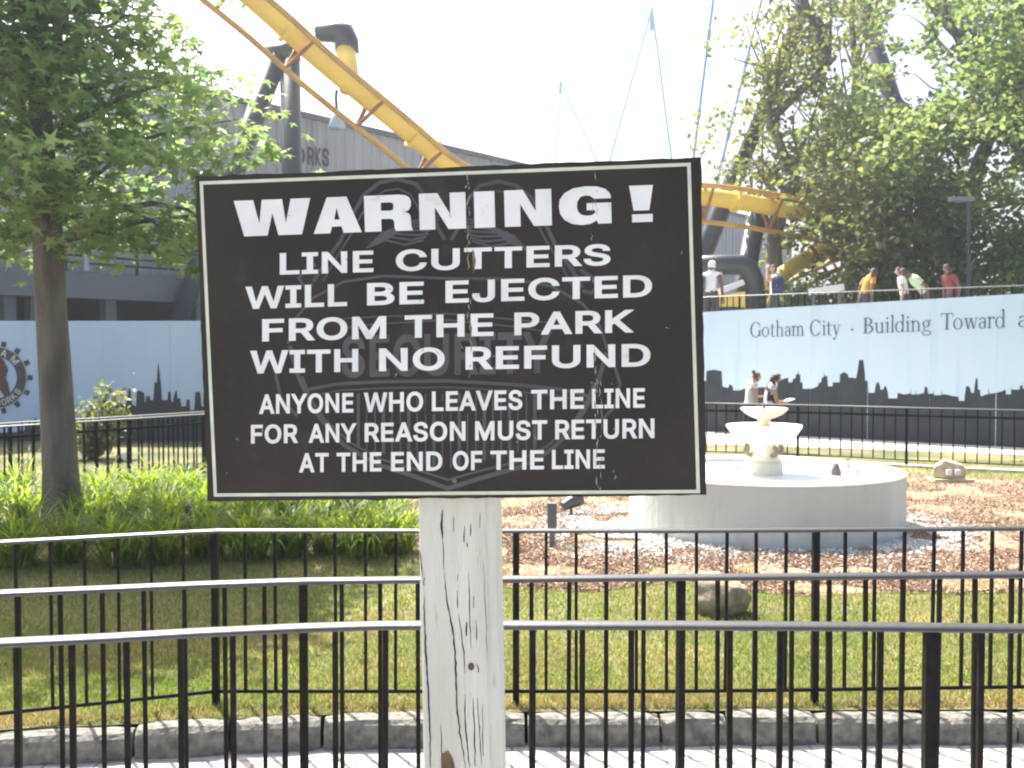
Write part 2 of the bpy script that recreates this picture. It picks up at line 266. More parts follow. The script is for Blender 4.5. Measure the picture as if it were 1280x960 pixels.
# ------------------------------------------------------------------ lettering outlines (sans capitals, cap height 1)
GLYPHS = {"A":[[[.02,0,.205,.509,.275,.509,.46,0,.39,0,.345,.128,.135,.128,.09,0],[.154,.184,.326,.184,.24,.43]],.48],"B":[[[.06,.0,.06,.509,.241,.509,.266,.508,.289,.504,.31,.499,.329,.491,.345,.481,.359,.469,.371,.456,.381,.442,.388,.426,.394,.41,.397,.392,.398,.374,.397,.358,.395,.344,.392,.331,.387,.32,.38,.31,.373,.301,.365,.293,.356,.286,.347,.28,.336,.275,.326,.27,.318,.2645,.327,.261,.339,.257,.351,.252,.363,.245,.374,.237,.385,.227,.394,.216,.402,.203,.409,.189,.414,.173,.417,.155,.418,.136,.417,.117,.413,.1,.408,.083,.4,.067,.39,.052,.377,.039,.362,.028,.344,.018,.324,.01,.301,.004,.275,.001,.247,.0],[.125,.057,.245,.057,.272,.058,.296,.063,.315,.07,.33,.08,.341,.092,.349,.105,.354,.12,.355,.137,.355,.149,.352,.161,.348,.173,.342,.184,.335,.194,.327,.203,.317,.211,.306,.218,.293,.224,.279,.228,.264,.23,.248,.231,.125,.231],[.125,.285,.238,.285,.252,.286,.265,.288,.277,.291,.288,.296,.299,.302,.308,.309,.316,.317,.323,.326,.329,.337,.333,.348,.335,.359,.336,.372,.334,.388,.33,.403,.323,.417,.313,.429,.299,.439,.283,.446,.263,.45,.24,.452,.125,.452]],.456],"C":[[[.267,-.007,.235,-.005,.205,.001,.177,.011,.15,.025,.126,.042,.104,.063,.086,.088,.07,.115,.057,.146,.048,.179,.042,.215,.04,.254,.042,.293,.048,.329,.057,.362,.07,.393,.086,.421,.104,.445,.126,.466,.15,.484,.177,.498,.205,.508,.235,.514,.267,.516,.286,.515,.305,.513,.323,.509,.34,.504,.357,.498,.373,.49,.388,.481,.402,.471,.415,.46,.427,.447,.438,.433,.448,.418,.456,.402,.463,.385,.469,.367,.473,.348,.408,.348,.405,.361,.401,.373,.395,.384,.389,.395,.382,.404,.375,.413,.366,.421,.357,.428,.348,.435,.337,.44,.327,.445,.315,.449,.304,.452,.292,.454,.28,.455,.267,.456,.245,.454,.223,.45,.203,.443,.184,.432,.166,.419,.15,.403,.137,.385,.125,.364,.116,.34,.109,.314,.105,.285,.103,.254,.105,.223,.109,.194,.116,.168,.125,.145,.137,.123,.151,.105,.166,.089,.184,.076,.203,.066,.223,.059,.245,.054,.267,.053,.28,.053,.292,.055,.304,.057,.315,.06,.327,.064,.337,.069,.348,.074,.357,.081,.366,.088,.375,.096,.382,.105,.389,.114,.395,.125,.401,.136,.405,.148,.408,.16,.473,.16,.469,.142,.463,.124,.457,.107,.448,.091,.438,.076,.428,.062,.416,.049,.402,.038,.388,.028,.373,.019,.357,.011,.341,.005,.323,-.0,.305,-.004,.286,-.006]],.51],"D":[[[.06,0,.06,.509,.225,.509,.261,.507,.294,.501,.325,.492,.353,.478,.377,.461,.399,.441,.418,.418,.433,.391,.446,.361,.455,.329,.46,.293,.462,.255,.46,.217,.455,.181,.446,.149,.433,.119,.417,.092,.398,.068,.376,.048,.351,.031,.322,.017,.291,.008,.256,.002,.219,.0],[.125,.057,.215,.057,.244,.058,.272,.063,.296,.07,.318,.081,.337,.094,.354,.11,.368,.128,.379,.149,.388,.172,.394,.198,.398,.226,.399,.255,.398,.285,.394,.312,.388,.337,.379,.361,.368,.381,.354,.399,.338,.415,.32,.428,.299,.438,.275,.446,.249,.45,.221,.452,.125,.452]],.502],"E":[[[.06,.0,.06,.509,.372,.509,.372,.452,.125,.452,.125,.286,.355,.286,.355,.229,.125,.229,.125,.057,.375,.057,.375,.0]],.419],"F":[[[.06,.0,.06,.509,.369,.509,.369,.452,.125,.452,.125,.278,.346,.278,.346,.221,.125,.221,.125,.0]],.41],"G":[[[.269,-.007,.236,-.005,.205,.001,.176,.011,.149,.025,.125,.043,.104,.064,.085,.088,.069,.116,.057,.146,.047,.179,.042,.215,.04,.254,.042,.293,.047,.329,.057,.362,.069,.393,.085,.421,.103,.445,.125,.466,.149,.484,.175,.498,.203,.508,.233,.514,.265,.516,.285,.515,.304,.513,.322,.509,.34,.504,.358,.497,.374,.489,.389,.48,.403,.469,.416,.458,.429,.445,.439,.431,.449,.416,.458,.401,.465,.384,.47,.367,.474,.349,.408,.349,.404,.361,.399,.372,.393,.383,.387,.393,.38,.403,.373,.411,.365,.42,.356,.427,.347,.434,.337,.439,.326,.444,.315,.448,.304,.452,.291,.454,.279,.455,.265,.456,.243,.454,.222,.45,.202,.443,.183,.432,.166,.419,.15,.404,.137,.385,.125,.364,.116,.34,.109,.314,.105,.285,.103,.254,.105,.223,.109,.194,.116,.168,.125,.145,.137,.124,.151,.105,.166,.09,.184,.076,.203,.066,.224,.059,.246,.054,.269,.053,.29,.054,.309,.057,.328,.063,.345,.071,.36,.081,.374,.093,.386,.107,.396,.123,.404,.141,.41,.16,.414,.18,.415,.202,.434,.199,.283,.199,.283,.256,.478,.256,.478,.2,.476,.17,.471,.141,.463,.115,.451,.091,.436,.069,.419,.05,.399,.033,.377,.019,.352,.008,.326,-.0,.298,-.005]],.52],"H":[[[.06,.0,.06,.509,.125,.509,.125,.289,.392,.289,.392,.509,.457,.509,.457,.0,.392,.0,.392,.232,.125,.232,.125,.0]],.517],"I":[[[.031,.0,.031,.057,.118,.057,.118,.452,.031,.452,.031,.509,.269,.509,.269,.452,.183,.452,.183,.057,.269,.057,.269,.0]],.3],"J":[[[.185,-.007,.153,-.004,.124,.003,.098,.015,.075,.033,.057,.055,.044,.081,.036,.111,.033,.145,.033,.173,.098,.173,.098,.145,.099,.123,.104,.104,.111,.088,.122,.074,.134,.064,.149,.056,.166,.051,.185,.05,.204,.051,.22,.056,.235,.064,.248,.074,.258,.088,.266,.104,.27,.123,.272,.145,.272,.509,.336,.509,.336,.145,.334,.111,.326,.081,.313,.055,.294,.033,.271,.015,.246,.003,.217,-.004]],.396],"K":[[[.06,0,.06,.509,.125,.509,.125,.262,.366,.509,.448,.509,.235,.29,.449,0,.372,0,.188,.243,.125,.178,.125,0]],.467],"L":[[[.06,.0,.06,.509,.125,.509,.125,.057,.361,.057,.361,.0]],.393],"M":[[[.06,0,.06,.509,.14,.509,.314,.12,.488,.509,.568,.509,.568,0,.503,0,.503,.36,.345,0,.283,0,.125,.36,.125,0]],.628],"N":[[[.06,0,.06,.509,.13,.509,.395,.105,.395,.509,.46,.509,.46,0,.395,0,.125,.405,.125,0]],.523],"O":[[[.267,-.007,.235,-.005,.205,.001,.177,.011,.15,.025,.126,.042,.105,.063,.086,.088,.07,.115,.057,.146,.048,.179,.042,.215,.04,.254,.042,.293,.048,.329,.057,.362,.07,.393,.086,.421,.105,.445,.126,.466,.15,.484,.177,.498,.205,.508,.235,.514,.267,.516,.299,.514,.329,.508,.357,.498,.384,.484,.408,.466,.429,.445,.448,.421,.464,.393,.477,.362,.486,.329,.491,.293,.493,.254,.491,.215,.486,.179,.477,.146,.464,.115,.448,.088,.429,.063,.408,.042,.384,.025,.357,.011,.329,.001,.299,-.005],[.267,.053,.289,.054,.31,.059,.33,.066,.349,.076,.367,.089,.383,.105,.396,.123,.408,.144,.418,.168,.425,.194,.429,.223,.43,.254,.429,.286,.425,.314,.418,.341,.408,.365,.396,.386,.383,.404,.367,.42,.349,.433,.33,.443,.31,.45,.289,.454,.267,.456,.245,.454,.223,.45,.203,.443,.184,.433,.167,.42,.151,.404,.137,.385,.125,.364,.116,.34,.109,.314,.105,.285,.103,.254,.105,.223,.109,.194,.116,.168,.125,.144,.137,.123,.151,.105,.167,.089,.184,.076,.203,.066,.223,.059,.245,.054]],.533],"P":[[[.06,.0,.06,.509,.235,.509,.263,.507,.289,.503,.312,.497,.332,.487,.35,.476,.366,.462,.379,.447,.39,.43,.398,.411,.404,.391,.407,.37,.409,.348,.407,.325,.404,.304,.398,.284,.39,.265,.379,.248,.366,.233,.35,.219,.332,.207,.312,.198,.289,.191,.263,.187,.235,.186,.125,.186,.125,0],[.125,.242,.233,.242,.252,.243,.269,.246,.284,.25,.297,.256,.308,.264,.318,.272,.327,.282,.333,.294,.338,.306,.342,.319,.344,.333,.344,.348,.344,.362,.342,.376,.338,.389,.333,.402,.326,.413,.318,.423,.308,.431,.297,.439,.284,.444,.268,.449,.251,.451,.232,.452,.125,.452]],.445],"R":[[[.06,.0,.06,.509,.236,.509,.264,.507,.29,.504,.313,.497,.333,.489,.351,.478,.367,.465,.38,.45,.39,.433,.399,.415,.405,.395,.408,.374,.409,.352,.408,.33,.405,.309,.399,.29,.39,.271,.38,.255,.367,.24,.351,.228,.333,.217,.315,.211,.428,0,.353,0,.2467,.198,.125,.198,.125,0],[.125,.255,.234,.255,.252,.256,.269,.258,.284,.262,.298,.267,.309,.273,.319,.281,.327,.29,.334,.3,.339,.312,.342,.324,.344,.338,.345,.352,.344,.367,.342,.38,.339,.393,.334,.405,.327,.415,.319,.425,.309,.433,.298,.44,.284,.445,.269,.449,.252,.451,.233,.452,.125,.452]],.449],"S":[[[.224,-.009,.197,-.008,.172,-.004,.149,.001,.128,.009,.108,.019,.091,.031,.076,.045,.064,.06,.054,.077,.046,.096,.041,.115,.038,.137,.104,.137,.107,.123,.11,.11,.116,.098,.123,.088,.132,.079,.142,.071,.154,.064,.166,.059,.18,.055,.194,.052,.209,.05,.224,.049,.241,.05,.257,.052,.272,.055,.286,.06,.299,.066,.311,.074,.321,.082,.329,.092,.336,.102,.341,.114,.345,.126,.346,.139,.345,.151,.342,.161,.338,.171,.332,.179,.325,.186,.316,.193,.307,.199,.296,.205,.284,.209,.272,.214,.259,.218,.245,.222,.184,.239,.154,.249,.128,.26,.105,.274,.086,.289,.071,.307,.06,.326,.054,.348,.052,.372,.053,.393,.058,.413,.065,.431,.075,.448,.087,.463,.102,.476,.119,.488,.138,.498,.158,.506,.18,.511,.203,.514,.227,.516,.252,.514,.275,.511,.296,.505,.316,.498,.334,.488,.351,.476,.365,.463,.377,.449,.387,.433,.394,.415,.399,.397,.401,.378,.337,.378,.334,.396,.326,.412,.316,.426,.302,.437,.286,.447,.267,.453,.247,.457,.225,.459,.209,.458,.194,.456,.18,.452,.167,.448,.156,.442,.145,.435,.136,.427,.129,.418,.123,.409,.118,.398,.116,.387,.115,.376,.116,.363,.119,.352,.124,.342,.131,.334,.139,.326,.148,.319,.158,.313,.169,.308,.18,.304,.191,.3,.202,.296,.212,.293,.264,.279,.276,.276,.287,.272,.299,.268,.312,.264,.324,.258,.336,.252,.347,.245,.359,.238,.369,.229,.379,.22,.387,.209,.395,.198,.401,.185,.405,.171,.407,.155,.408,.139,.407,.118,.403,.099,.396,.081,.386,.064,.374,.048,.36,.034,.343,.021,.323,.011,.302,.002,.278,-.004,.252,-.008]],.447],"T":[[[.032,.452,.032,.509,.417,.509,.417,.452,.257,.452,.257,.0,.193,.0,.193,.452]],.449],"U":[[[.259,-.008,.23,-.007,.203,-.002,.177,.005,.154,.015,.133,.028,.114,.043,.098,.06,.085,.08,.074,.101,.066,.124,.062,.148,.06,.173,.06,.509,.124,.509,.124,.178,.125,.16,.128,.144,.133,.128,.141,.113,.15,.099,.16,.087,.173,.077,.187,.068,.203,.061,.22,.056,.239,.053,.259,.052,.279,.053,.298,.056,.315,.061,.331,.068,.345,.077,.357,.087,.368,.099,.377,.113,.384,.128,.389,.144,.392,.16,.393,.178,.393,.509,.457,.509,.457,.173,.456,.148,.451,.124,.443,.101,.433,.08,.419,.06,.403,.043,.384,.028,.363,.015,.34,.005,.315,-.002,.288,-.007]],.517],"V":[[[.205,0,.02,.509,.09,.509,.24,.078,.39,.509,.46,.509,.275,0]],.48],"W":[[[.148,0,.02,.509,.09,.509,.184,.1,.308,.509,.378,.509,.502,.1,.596,.509,.666,.509,.538,0,.468,0,.343,.39,.218,0]],.686],"Y":[[[.203,0,.203,.2,.012,.509,.088,.509,.236,.262,.384,.509,.46,.509,.269,.2,.269,0]],.472]}
CAP = .509
BOLD = {}
for ch_, (ps_, ad_) in GLYPHS.items():
    BOLD[ch_] = fill(bolder([[(p[i]/CAP, p[i+1]/CAP) for i in range(0, len(p), 2)] for p in ps_], .046)) + (ad_/CAP,)
def sans(word):
    """-> verts, faces in a unit box (0..1 both ways)"""
    V_, F_, x = [], [], 0
    for ch in word:
        v, f, a = BOLD[ch]; o = len(V_); V_ += [(p[0]+x, p[1]) for p in v]; F_ += [tuple(i+o for i in q) for q in f]; x += a + .045
    x0 = min(p[0] for p in V_); x1 = max(p[0] for p in V_); y0 = -.046; y1 = 1.046
    return [((p[0]-x0)/(x1-x0), (p[1]-y0)/(y1-y0)) for p in V_], F_
HEAVY = {  # heavy extended capitals for the first line, in px of the photograph: (x offset, width, outlines)
 'W': (294, [[(0,44),(25,44),(32,15),(36,44),(62,44),(66,15),(73,44),(98,44),(86,0),(56,0),(49,27),(42,0),(12,0)]]),
 'A': (395, [[(0,0),(18,44),(43,44),(61,0),(38,0),(35.5,8),(23.5,8),(21,0)], [(26.5,16.5),(33.5,16.5),(30,31)]]),
 'R': (460, [[(0,0),(0,44),(44,44),(52,43),(57,40),(59,35),(58.5,29),(56,25),(51,22.5),(56,20.5),(58,17),(58.5,5),(60.5,0),(39,0),(37.5,4),(37,12),(35,14.5),(32,15),(21,15),(21,0)], [(21,25),(21,35),(33,35),(36,34),(37,30),(36,26),(33,25)]]),
 'N': (529, [[(0,0),(0,44),(23,44),(38.5,18),(38.5,44),(58,44),(58,0),(36,0),(19.5,27),(19.5,0)]]),
 'I': (597.5, [[(0,0),(0,44),(25.5,44),(25.5,0)]]),
 'n': (635, [[(0,0),(0,44),(23,44),(38.5,18),(38.5,44),(58,44),(58,0),(36,0),(19.5,27),(19.5,0)]]),
 'G': (702, [[(64,25),(34,25),(34,16.5),(44,16.5),(44,13),(40,10.5),(34,10),(27,11.5),(23,16),(22,22),(23,28),(27,33),(33,34.5),(39,33.5),(43,30),(64,30),(62.5,36),(57,41.5),(47,44.7),(33,45.5),(18,43.5),(7,38),(1,30),(0,22),(1.5,13),(7,5.5),(16,.8),(28,-1),(38,0),(46,4),(48,0),(64,0)]]),
 '!': (788, [[(0,44),(29,44),(24,14),(5,14)], [(3,0),(28,0),(28,9.5),(3,9.5)]])}
HEAVY = {k: (x, fill(p)) for k, (x, p) in HEAVY.items()}

# ------------------------------------------------------------------ the setting: ground, paving, kerb, lawn, path
tag(MB().add([(-400,-60,-.02),(400,-60,-.02),(400,900,-.02),(-400,900,-.02)], [(0,1,2,3)]).build('ground', M['earth']), kind='structure')
ZL = .12
kerb_px = [(-420,972),(-200,943),(0,923),(120,918),(230,912.5),(320,908),(400,904.5),(520,901.5),(640,900.5),(820,899.5),(1000,898.5),(1280,897),(1500,896),(1750,895)]
kerb_line = [gnd(x, y, ZL) for x, y in kerb_px]
def resample(pl, step, start=0.0):
    out = []; acc = start
    for a, b in zip(pl, pl[1:]):
        l = (b-a).length; t = acc
        while t < l: out.append(a + (b-a)*(t/l)); t += step
        acc = t - l
    return out
pv = MB()
pv.add([(p.x, p.y+.05, 0) for p in kerb_line] + [(p.x*1.3, -6, 0) for p in kerb_line], [(i, i+len(kerb_line), i+len(kerb_line)+1, i+1) for i in range(len(kerb_line)-1)])
tag(pv.build('pavement', M['paver']), kind='structure')
kb = MB(); kp = resample(kerb_line, .1)
i = 0
while i < len(kp)-2:
    n = random.choice((3,4,4,5,6)); seg = kp[i:i+n+1]; i += n
    if len(seg) < 3: break
    dz = random.uniform(-.008,.006); oy = random.uniform(-.008,.008)
    rings = []
    L_ = len(seg)
    for k, p in enumerate(seg):
        t = (seg[min(k+1,L_-1)]-seg[max(k-1,0)]).normalized(); nr = Vector((-t.y, t.x, 0))
        q = p.copy()
        end = k in (0, L_-1)
        if k == 0: q = p + t*.008
        if k == L_-1: q = p - t*.008
        ins = .014 if end else 0
        j = lambda a=.007: random.uniform(-a, a)
        prof = [(0+ins, -.1), (-.004+ins+j(), .0), (.0+ins+j(), ZL*.55), (.004+ins+j(), ZL-.022-ins*.4), (.022+ins+j(), ZL-.002-ins*.5+j(.004)), (.07, ZL+.003-ins*.6+j(.004)), (.125-ins, ZL-.004-ins*.5), (.135-ins, -.1)]
        rings.append([(q + nr*(a+oy) + Vector((0,0,b+dz-ZL))) for a, b in prof])
    m_ = len(rings[0]); vv = [v for r_ in rings for v in r_]
    ff = [(a*m_+b, a*m_+b+1, (a+1)*m_+b+1, (a+1)*m_+b) for a in range(len(rings)-1) for b in range(m_-1)]
    ff += [tuple(range(m_)), tuple((len(rings)-1)*m_+b for b in range(m_))[::-1]]
    kb.add(vv, ff)
# ZL is already inside the points: lift back
kb.v = [(x, y, z) for x, y, z in kb.v]
tag(kb.build('kerb', M['granite']), kind='structure')
# lawn: from the back of the kerb to the back fences
lw = MB(); rows = [0,.02,.06,.12,.2,.3,.45,.6,.8,1]
bk = [p + Vector((0,.11,0)) for p in kerb_line]
far = [Vector((p.x*3.4, 22, ZL)) for p in kerb_line]
nn = len(bk)
for r_ in rows: lw.v += [tuple(a.lerp(b, r_)) for a, b in zip(bk, far)]
lw.f = [(r_*nn+c, r_*nn+c+1, (r_+1)*nn+c+1, (r_+1)*nn+c) for r_ in range(len(rows)-1) for c in range(nn-1)]
tag(lw.build('lawn', M['lawn']), kind='structure')
tag(MB().add([(-1.2,18.9,ZL+.006),(2.9,18.5,ZL+.006),(5.6,17.5,ZL+.006),(8.2,16.3,ZL+.006),(15,13.2,ZL+.006),(19,15,ZL+.006),(3,25,ZL+.006),(-1.2,25,ZL+.006)], [tuple(range(8))]).build('path', M['concrete']), kind='structure')
def inside(poly, x, y):
    c = np.zeros(len(x), bool); j = len(poly)-1
    for i in range(len(poly)):
        xi, yi = poly[i]; xj, yj = poly[j]
        c ^= ((yi > y) != (yj > y)) & (x < (xj-xi)*(y-yi)/(yj-yi+1e-12)+xi); j = i
    return c
mul_px = [(470,664),(500,690),(545,715),(600,728),(640,736),(740,741),(800,733),(860,728),(920,738),(1000,746),(1100,741),(1200,744),(1330,737),(1420,640),(1330,604),(1130,594),(900,590),(640,605),(520,622)]
mul = [(lambda p: (p.x, p.y))(gnd(x, y, ZL)) for x, y in mul_px]
mm_ = MB().add([(x + random.uniform(-.03,.03), y, ZL+.004) for x, y in mul], [tuple(range(len(mul)))])
tag(mm_.build('mulch_bed', M['mulch']), kind='structure')
FC = Vector((2.36, 9.72, ZL)); FR = 1.255

# ------------------------------------------------------------------ warehouse behind (corrugated wall on an open ground floor)
W0 = at(285, 440, 26).xy; W1 = at(640, 440, 35).xy
wd = (W1-W0).normalized(); wn = Vector((wd.y, -wd.x))            # wn: towards the camera
w_p0 = Vector((W0.x, W0.y, 0)); w_n = Vector((wn.x, wn.y, 0))
def wp(s, z, out=0.0): q = W0 + wd*s + wn*out; return Vector((q.x, q.y, z))
def ws(px, py=440): p = on_plane(px, py, w_p0, w_n); return (p.xy-W0).dot(wd)
wh = empty('warehouse', wp(0, 0), 'long grey corrugated warehouse raised on dark columns behind the pale billboards', 'building')
def child(mb, name, m, par, smooth=False):
    o = mb.build(name, m, par, smooth); o.matrix_parent_inverse = Matrix.Identity(4)
    base = par
    off = Vector((0,0,0))
    while base: off += base.location; base = base.parent
    o.location = -off; return o
S0, S1 = ws(-420), ws(985)
cw = MB(); s = S0; i = 0; prof = []
while s < S1:
    prof += [(s, 0), (s+.16, 0), (s+.2, .05), (s+.3, .05)]; s += .34
ztop = 8.0
for s, o_ in prof: cw.v += [tuple(wp(s, 3.42, o_)), tuple(wp(s, ztop, o_))]
cw.f = [(2*k, 2*k+2, 2*k+3, 2*k+1) for k in range(len(prof)-1)]
child(cw, 'corrugated_wall', M['metal_wall'], wh)
child(MB().beam(wp(S0, ztop+.06, .04), wp(S1, ztop+.06, .04), .16, .14), 'wall_cap', M['beam'], wh)
rf = MB().add([wp(S0, ztop-.1, -.1), wp(S1, ztop-.1, -.1), wp(S1, ztop-.1, -14), wp(S0, ztop-.1, -14)], [(0,1,2,3)])
child(rf, 'roof', M['beam'], wh)
child(MB().beam(wp(S0, 3.2, .1), wp(S1, 3.2, .1), .5, .56), 'floor_beam', M['beam'], wh)
child(MB().add([wp(S0, 3.36, -.02), wp(S1, 3.36, -.02), wp(S1, 3.36, -14), wp(S0, 3.36, -14)], [(0,1,2,3)]), 'floor_slab', M['beam'], wh)
child(MB().add([wp(S0, 0, -14), wp(S1, 0, -14), wp(S1, ztop, -14), wp(S0, ztop, -14)], [(0,1,2,3)]), 'rear_wall', M['metal_wall'], wh)
for s_ in (S0, S1): child(MB().add([wp(s_, 3.36, 0), wp(s_, 3.36, -14), wp(s_, ztop, -14), wp(s_, ztop, 0)], [(0,1,2,3)]), 'end_wall', M['metal_wall'], wh)
rl_ = MB()
for zz in (3.68, 3.84, 4.02): rl_.beam(wp(S0, zz, .32), wp(S1, zz, .32), .04, .05)
s = S0
while s < S1: rl_.beam(wp(s, 3.48, .32), wp(s, 4.02, .32), .05, .05, (wd.x, wd.y, 0)); s += 1.7
child(rl_, 'ledge_railing', M['void'], wh)
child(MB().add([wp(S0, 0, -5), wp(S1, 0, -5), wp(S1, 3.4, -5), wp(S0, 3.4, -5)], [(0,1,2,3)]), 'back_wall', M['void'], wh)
for px in (-60, 12, 45, 138, 250, 330, 420, 520, 640, 760):
    s = ws(px, 390); child(MB().beam(wp(s, 0, -.1), wp(s, 2.92, -.1), .26, .26, (wd.x, wd.y, 0)), 'column', M['beam'], wh)
for px in (36, 94):
    s = ws(px, 330); child(MB().beam(wp(s, 3.5, .42), wp(s, 5.2, .42), .1, .1, (wd.x, wd.y, 0)), 'downpipe', M['metal_wall'], wh)
for ch, a, b in (('W',345,360),('O',363,379.5),('R',383,391),('K',392.5,399.5),('S',401,409.5)):
    v, f = sans(ch); sa, sb = ws(a, 200), ws(b, 200)
    zt = on_plane((a+b)/2, 181+(a-345)*.085, w_p0, w_n).z; zb = on_plane((a+b)/2, 204+(a-345)*.075, w_p0, w_n).z
    lt = MB(); lt.add([wp(sa+(sb-sa)*x, zb+(zt-zb)*y, .058) for x, y in v], f)
    child(lt, 'lettering', M['wall_letter'], wh)

# ------------------------------------------------------------------ billboards with the painted skyline
DL = 19.0
bl = empty('billboard', at(180, 560, DL), 'pale blue painted billboard with gear emblem and black city skyline behind the tree trunk', 'billboard')
xl0, xl1 = at(-330, 440, DL).x, at(560, 440, DL).x; ztl = at(100, 401, DL).z
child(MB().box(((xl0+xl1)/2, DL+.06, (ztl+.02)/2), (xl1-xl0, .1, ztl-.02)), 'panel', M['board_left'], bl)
sky_l = [(-330,545),(-260,530),(-255,505),(-240,505),(-236,530),(-200,535),(-160,520),(-150,538),(-100,530),(-90,500),(-80,500),(-76,532),(-40,538),(0,541),(22,540),(24.5,532),(27,538),(30,539),(32,532),(36,531),(37,524),(39,535),(42,530),(44,520),(46,530),(50,532),(60,536),(80,533),(100,535),(118,534),(126,520),(128,500),(131,497),(135,493),(138,499),(140,512),(148,515),(150,505),(158,505),(160,488),(161,485),(163,488),(165,505),(170,508),(171,490),(174,488),(180,491),(181,505),(183,495),(187,495),(188,500),(192,495),(193,478),(196.5,468),(198,452),(199.5,468),(201,480),(202,495),(206,500),(210,490),(213,489),(214,502),(217,498),(219,490),(221,487),(225,498),(227,508),(233,500),(237,499),(240,513),(243,512),(244,490),(250,490),(251,500),(254,508),(258,500),(270,505),(280,480),(290,505),(340,500),(350,470),(360,500),(420,510),(480,495),(560,505)]
def boxy(top):
    out = [top[0]]
    for (x0, y0), (x1, y1) in zip(top, top[1:]):
        if abs(x1-x0) > 2.2 and abs(y1-y0) > 3:
            if y1 < y0: out.append((x1-.5, y0))
            else: out.append((x0+.5, y1))
        out.append((x1, y1))
    return out
def face_polyline(top, place, zb):
    top = boxy(top)
    mb = MB(); P_ = [place(x, y) for x, y in top]
    for p in P_: mb.v += [(p.x, p.y, zb), tuple(p)]
    mb.f = [(2*k, 2*k+2, 2*k+3, 2*k+1) for k in range(len(P_)-1)]; return mb
child(face_polyline(sky_l, lambda x, y: at(x, y, DL), .03), 'skyline', M['skyline'], bl)
pl = lambda x, y, o=0: at(x, y, DL-.004-o)
g = MB(); GC = (-5, 472)
def gp(r, a): return (GC[0]+r*math.cos(R(a)), GC[1]-r*math.sin(R(a)))
n = 72
g.v = [tuple(pl(*gp(r, 360*k/n))) for r in (26, 38) for k in range(n)]
g.f = [(k, n+k, n+(k+1)%n, (k+1)%n) for k in range(n)]
for k in range(14):
    a = k*360/14; g.add([pl(*gp(r, a+da)) for r, da in ((39.2,-4.6),(46,-3.6),(46,3.6),(39.2,4.6))], [(0,1,2,3)])
child(g, 'gear_emblem', M['gear'], bl)
gl_ = MB()
def ring_text(word, angs, r0, r1, wa, flip):
    for ch, a in zip(word, angs):
        v, f = sans(ch)
        gl_.add([pl(*gp((r1-(r1-r0)*y) if flip else (r0+(r1-r0)*y), a+(wa*(x-.5) if flip else -wa*(x-.5))), .004) for x, y in v], f)
ring_text('STEAM', (159,130,101,72,43), 27.5, 36.5, 17, False); ring_text('WORKS', (-85,-72,-59,-46,-33), 28, 36, 11, True)
n = 72
gl_.add([pl(*gp(r, 360*k/n), .004) for r in (38.1, 38.9) for k in range(n)], [(k, n+k, n+(k+1)%n, (k+1)%n) for k in range(n)])
child(gl_, 'emblem_lettering', M['sign_line'], bl)
fg = [(-16,490),(-19,478),(-16,465),(-20,458),(-12,452),(-8,449),(0,446),(5,451),(10,462),(7,472),(10,481),(12,492),(7,497),(0,488),(-6,484)]
child(MB().add([pl(x, y, .004) for x, y in fg][::-1], [tuple(range(len(fg)))]), 'emblem_figure', M['gear_figure'], bl)

A_ = at(850, 440, 21.7).xy; B_ = at(1480, 440, 16.2).xy
bd = (B_-A_).normalized(); bn = Vector((bd.y, -bd.x)); b_p0 = Vector((A_.x, A_.y, 0)); b_n = Vector((bn.x, bn.y, 0))
def bp_(px, py, out=0.0): return on_plane(px, py, b_p0 + b_n*out, b_n)
br = empty('billboard', Vector((*((A_+B_)/2), 0)), 'pale blue billboard behind the fountain with grey serif words and black city skyline', 'billboard')
ta, tb = bp_(850, 391.7), bp_(1480, 355.5)
pn = MB()
q = [Vector((ta.x,ta.y,.02)), Vector((tb.x,tb.y,.02)), tb, ta]; bb = [v - b_n*.1 for v in q]
pn.add(q+bb, [(0,1,2,3),(7,6,5,4),(0,4,5,1),(1,5,6,2),(2,6,7,3),(3,7,4,0)])
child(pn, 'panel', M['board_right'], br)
sky_r = [(850,470),(858,462),(862,475),(866,462),(868,475),(880,478),(883,466),(892,464),(902,466),(903,485),(910,487),(912,482),(916,490),(925,495),(930,488),(945,487),(960,485),(972,480),(975,477),(985,474),(990,480),(992,475),(995,470),(997.5,464),(1000,470),(1003,480),(1015,488),(1022,490),(1024,480),(1027,474),(1030,466),(1034,472),(1035,485),(1041,480),(1047,480),(1050,470),(1055,467),(1060,470),(1065,474),(1070,475),(1072,465),(1074,452),(1079,452),(1081,468),(1085,478),(1088,498),(1093,498),(1095,482),(1098,479),(1100,490),(1104,494),(1106,484),(1108,486),(1110,498),(1118,505),(1122,498),(1130,500),(1136,499),(1138.5,486),(1141,500),(1145,489),(1148,500),(1155,498),(1156,485),(1159,486),(1160,499),(1167,494),(1171,501),(1177,493),(1182,500),(1190,502),(1198,503),(1202,508),(1206,500),(1208,484),(1212,486),(1214,498),(1218,492),(1220,474),(1222,476),(1225,494),(1228,502),(1233,500),(1236,490),(1239,499),(1250,497),(1257,494),(1260,500),(1264,490),(1270,489),(1275,484),(1278,480),(1282,488),(1300,484),(1310,470),(1330,480),(1360,460),(1380,478),(1440,470),(1480,475)]
sky_r = [(x, y-(7 if y > 489 else 2)) for x, y in sky_r]
child(face_polyline(sky_r, lambda x, y: bp_(x, y, .004), .03), 'skyline', M['skyline'], br)
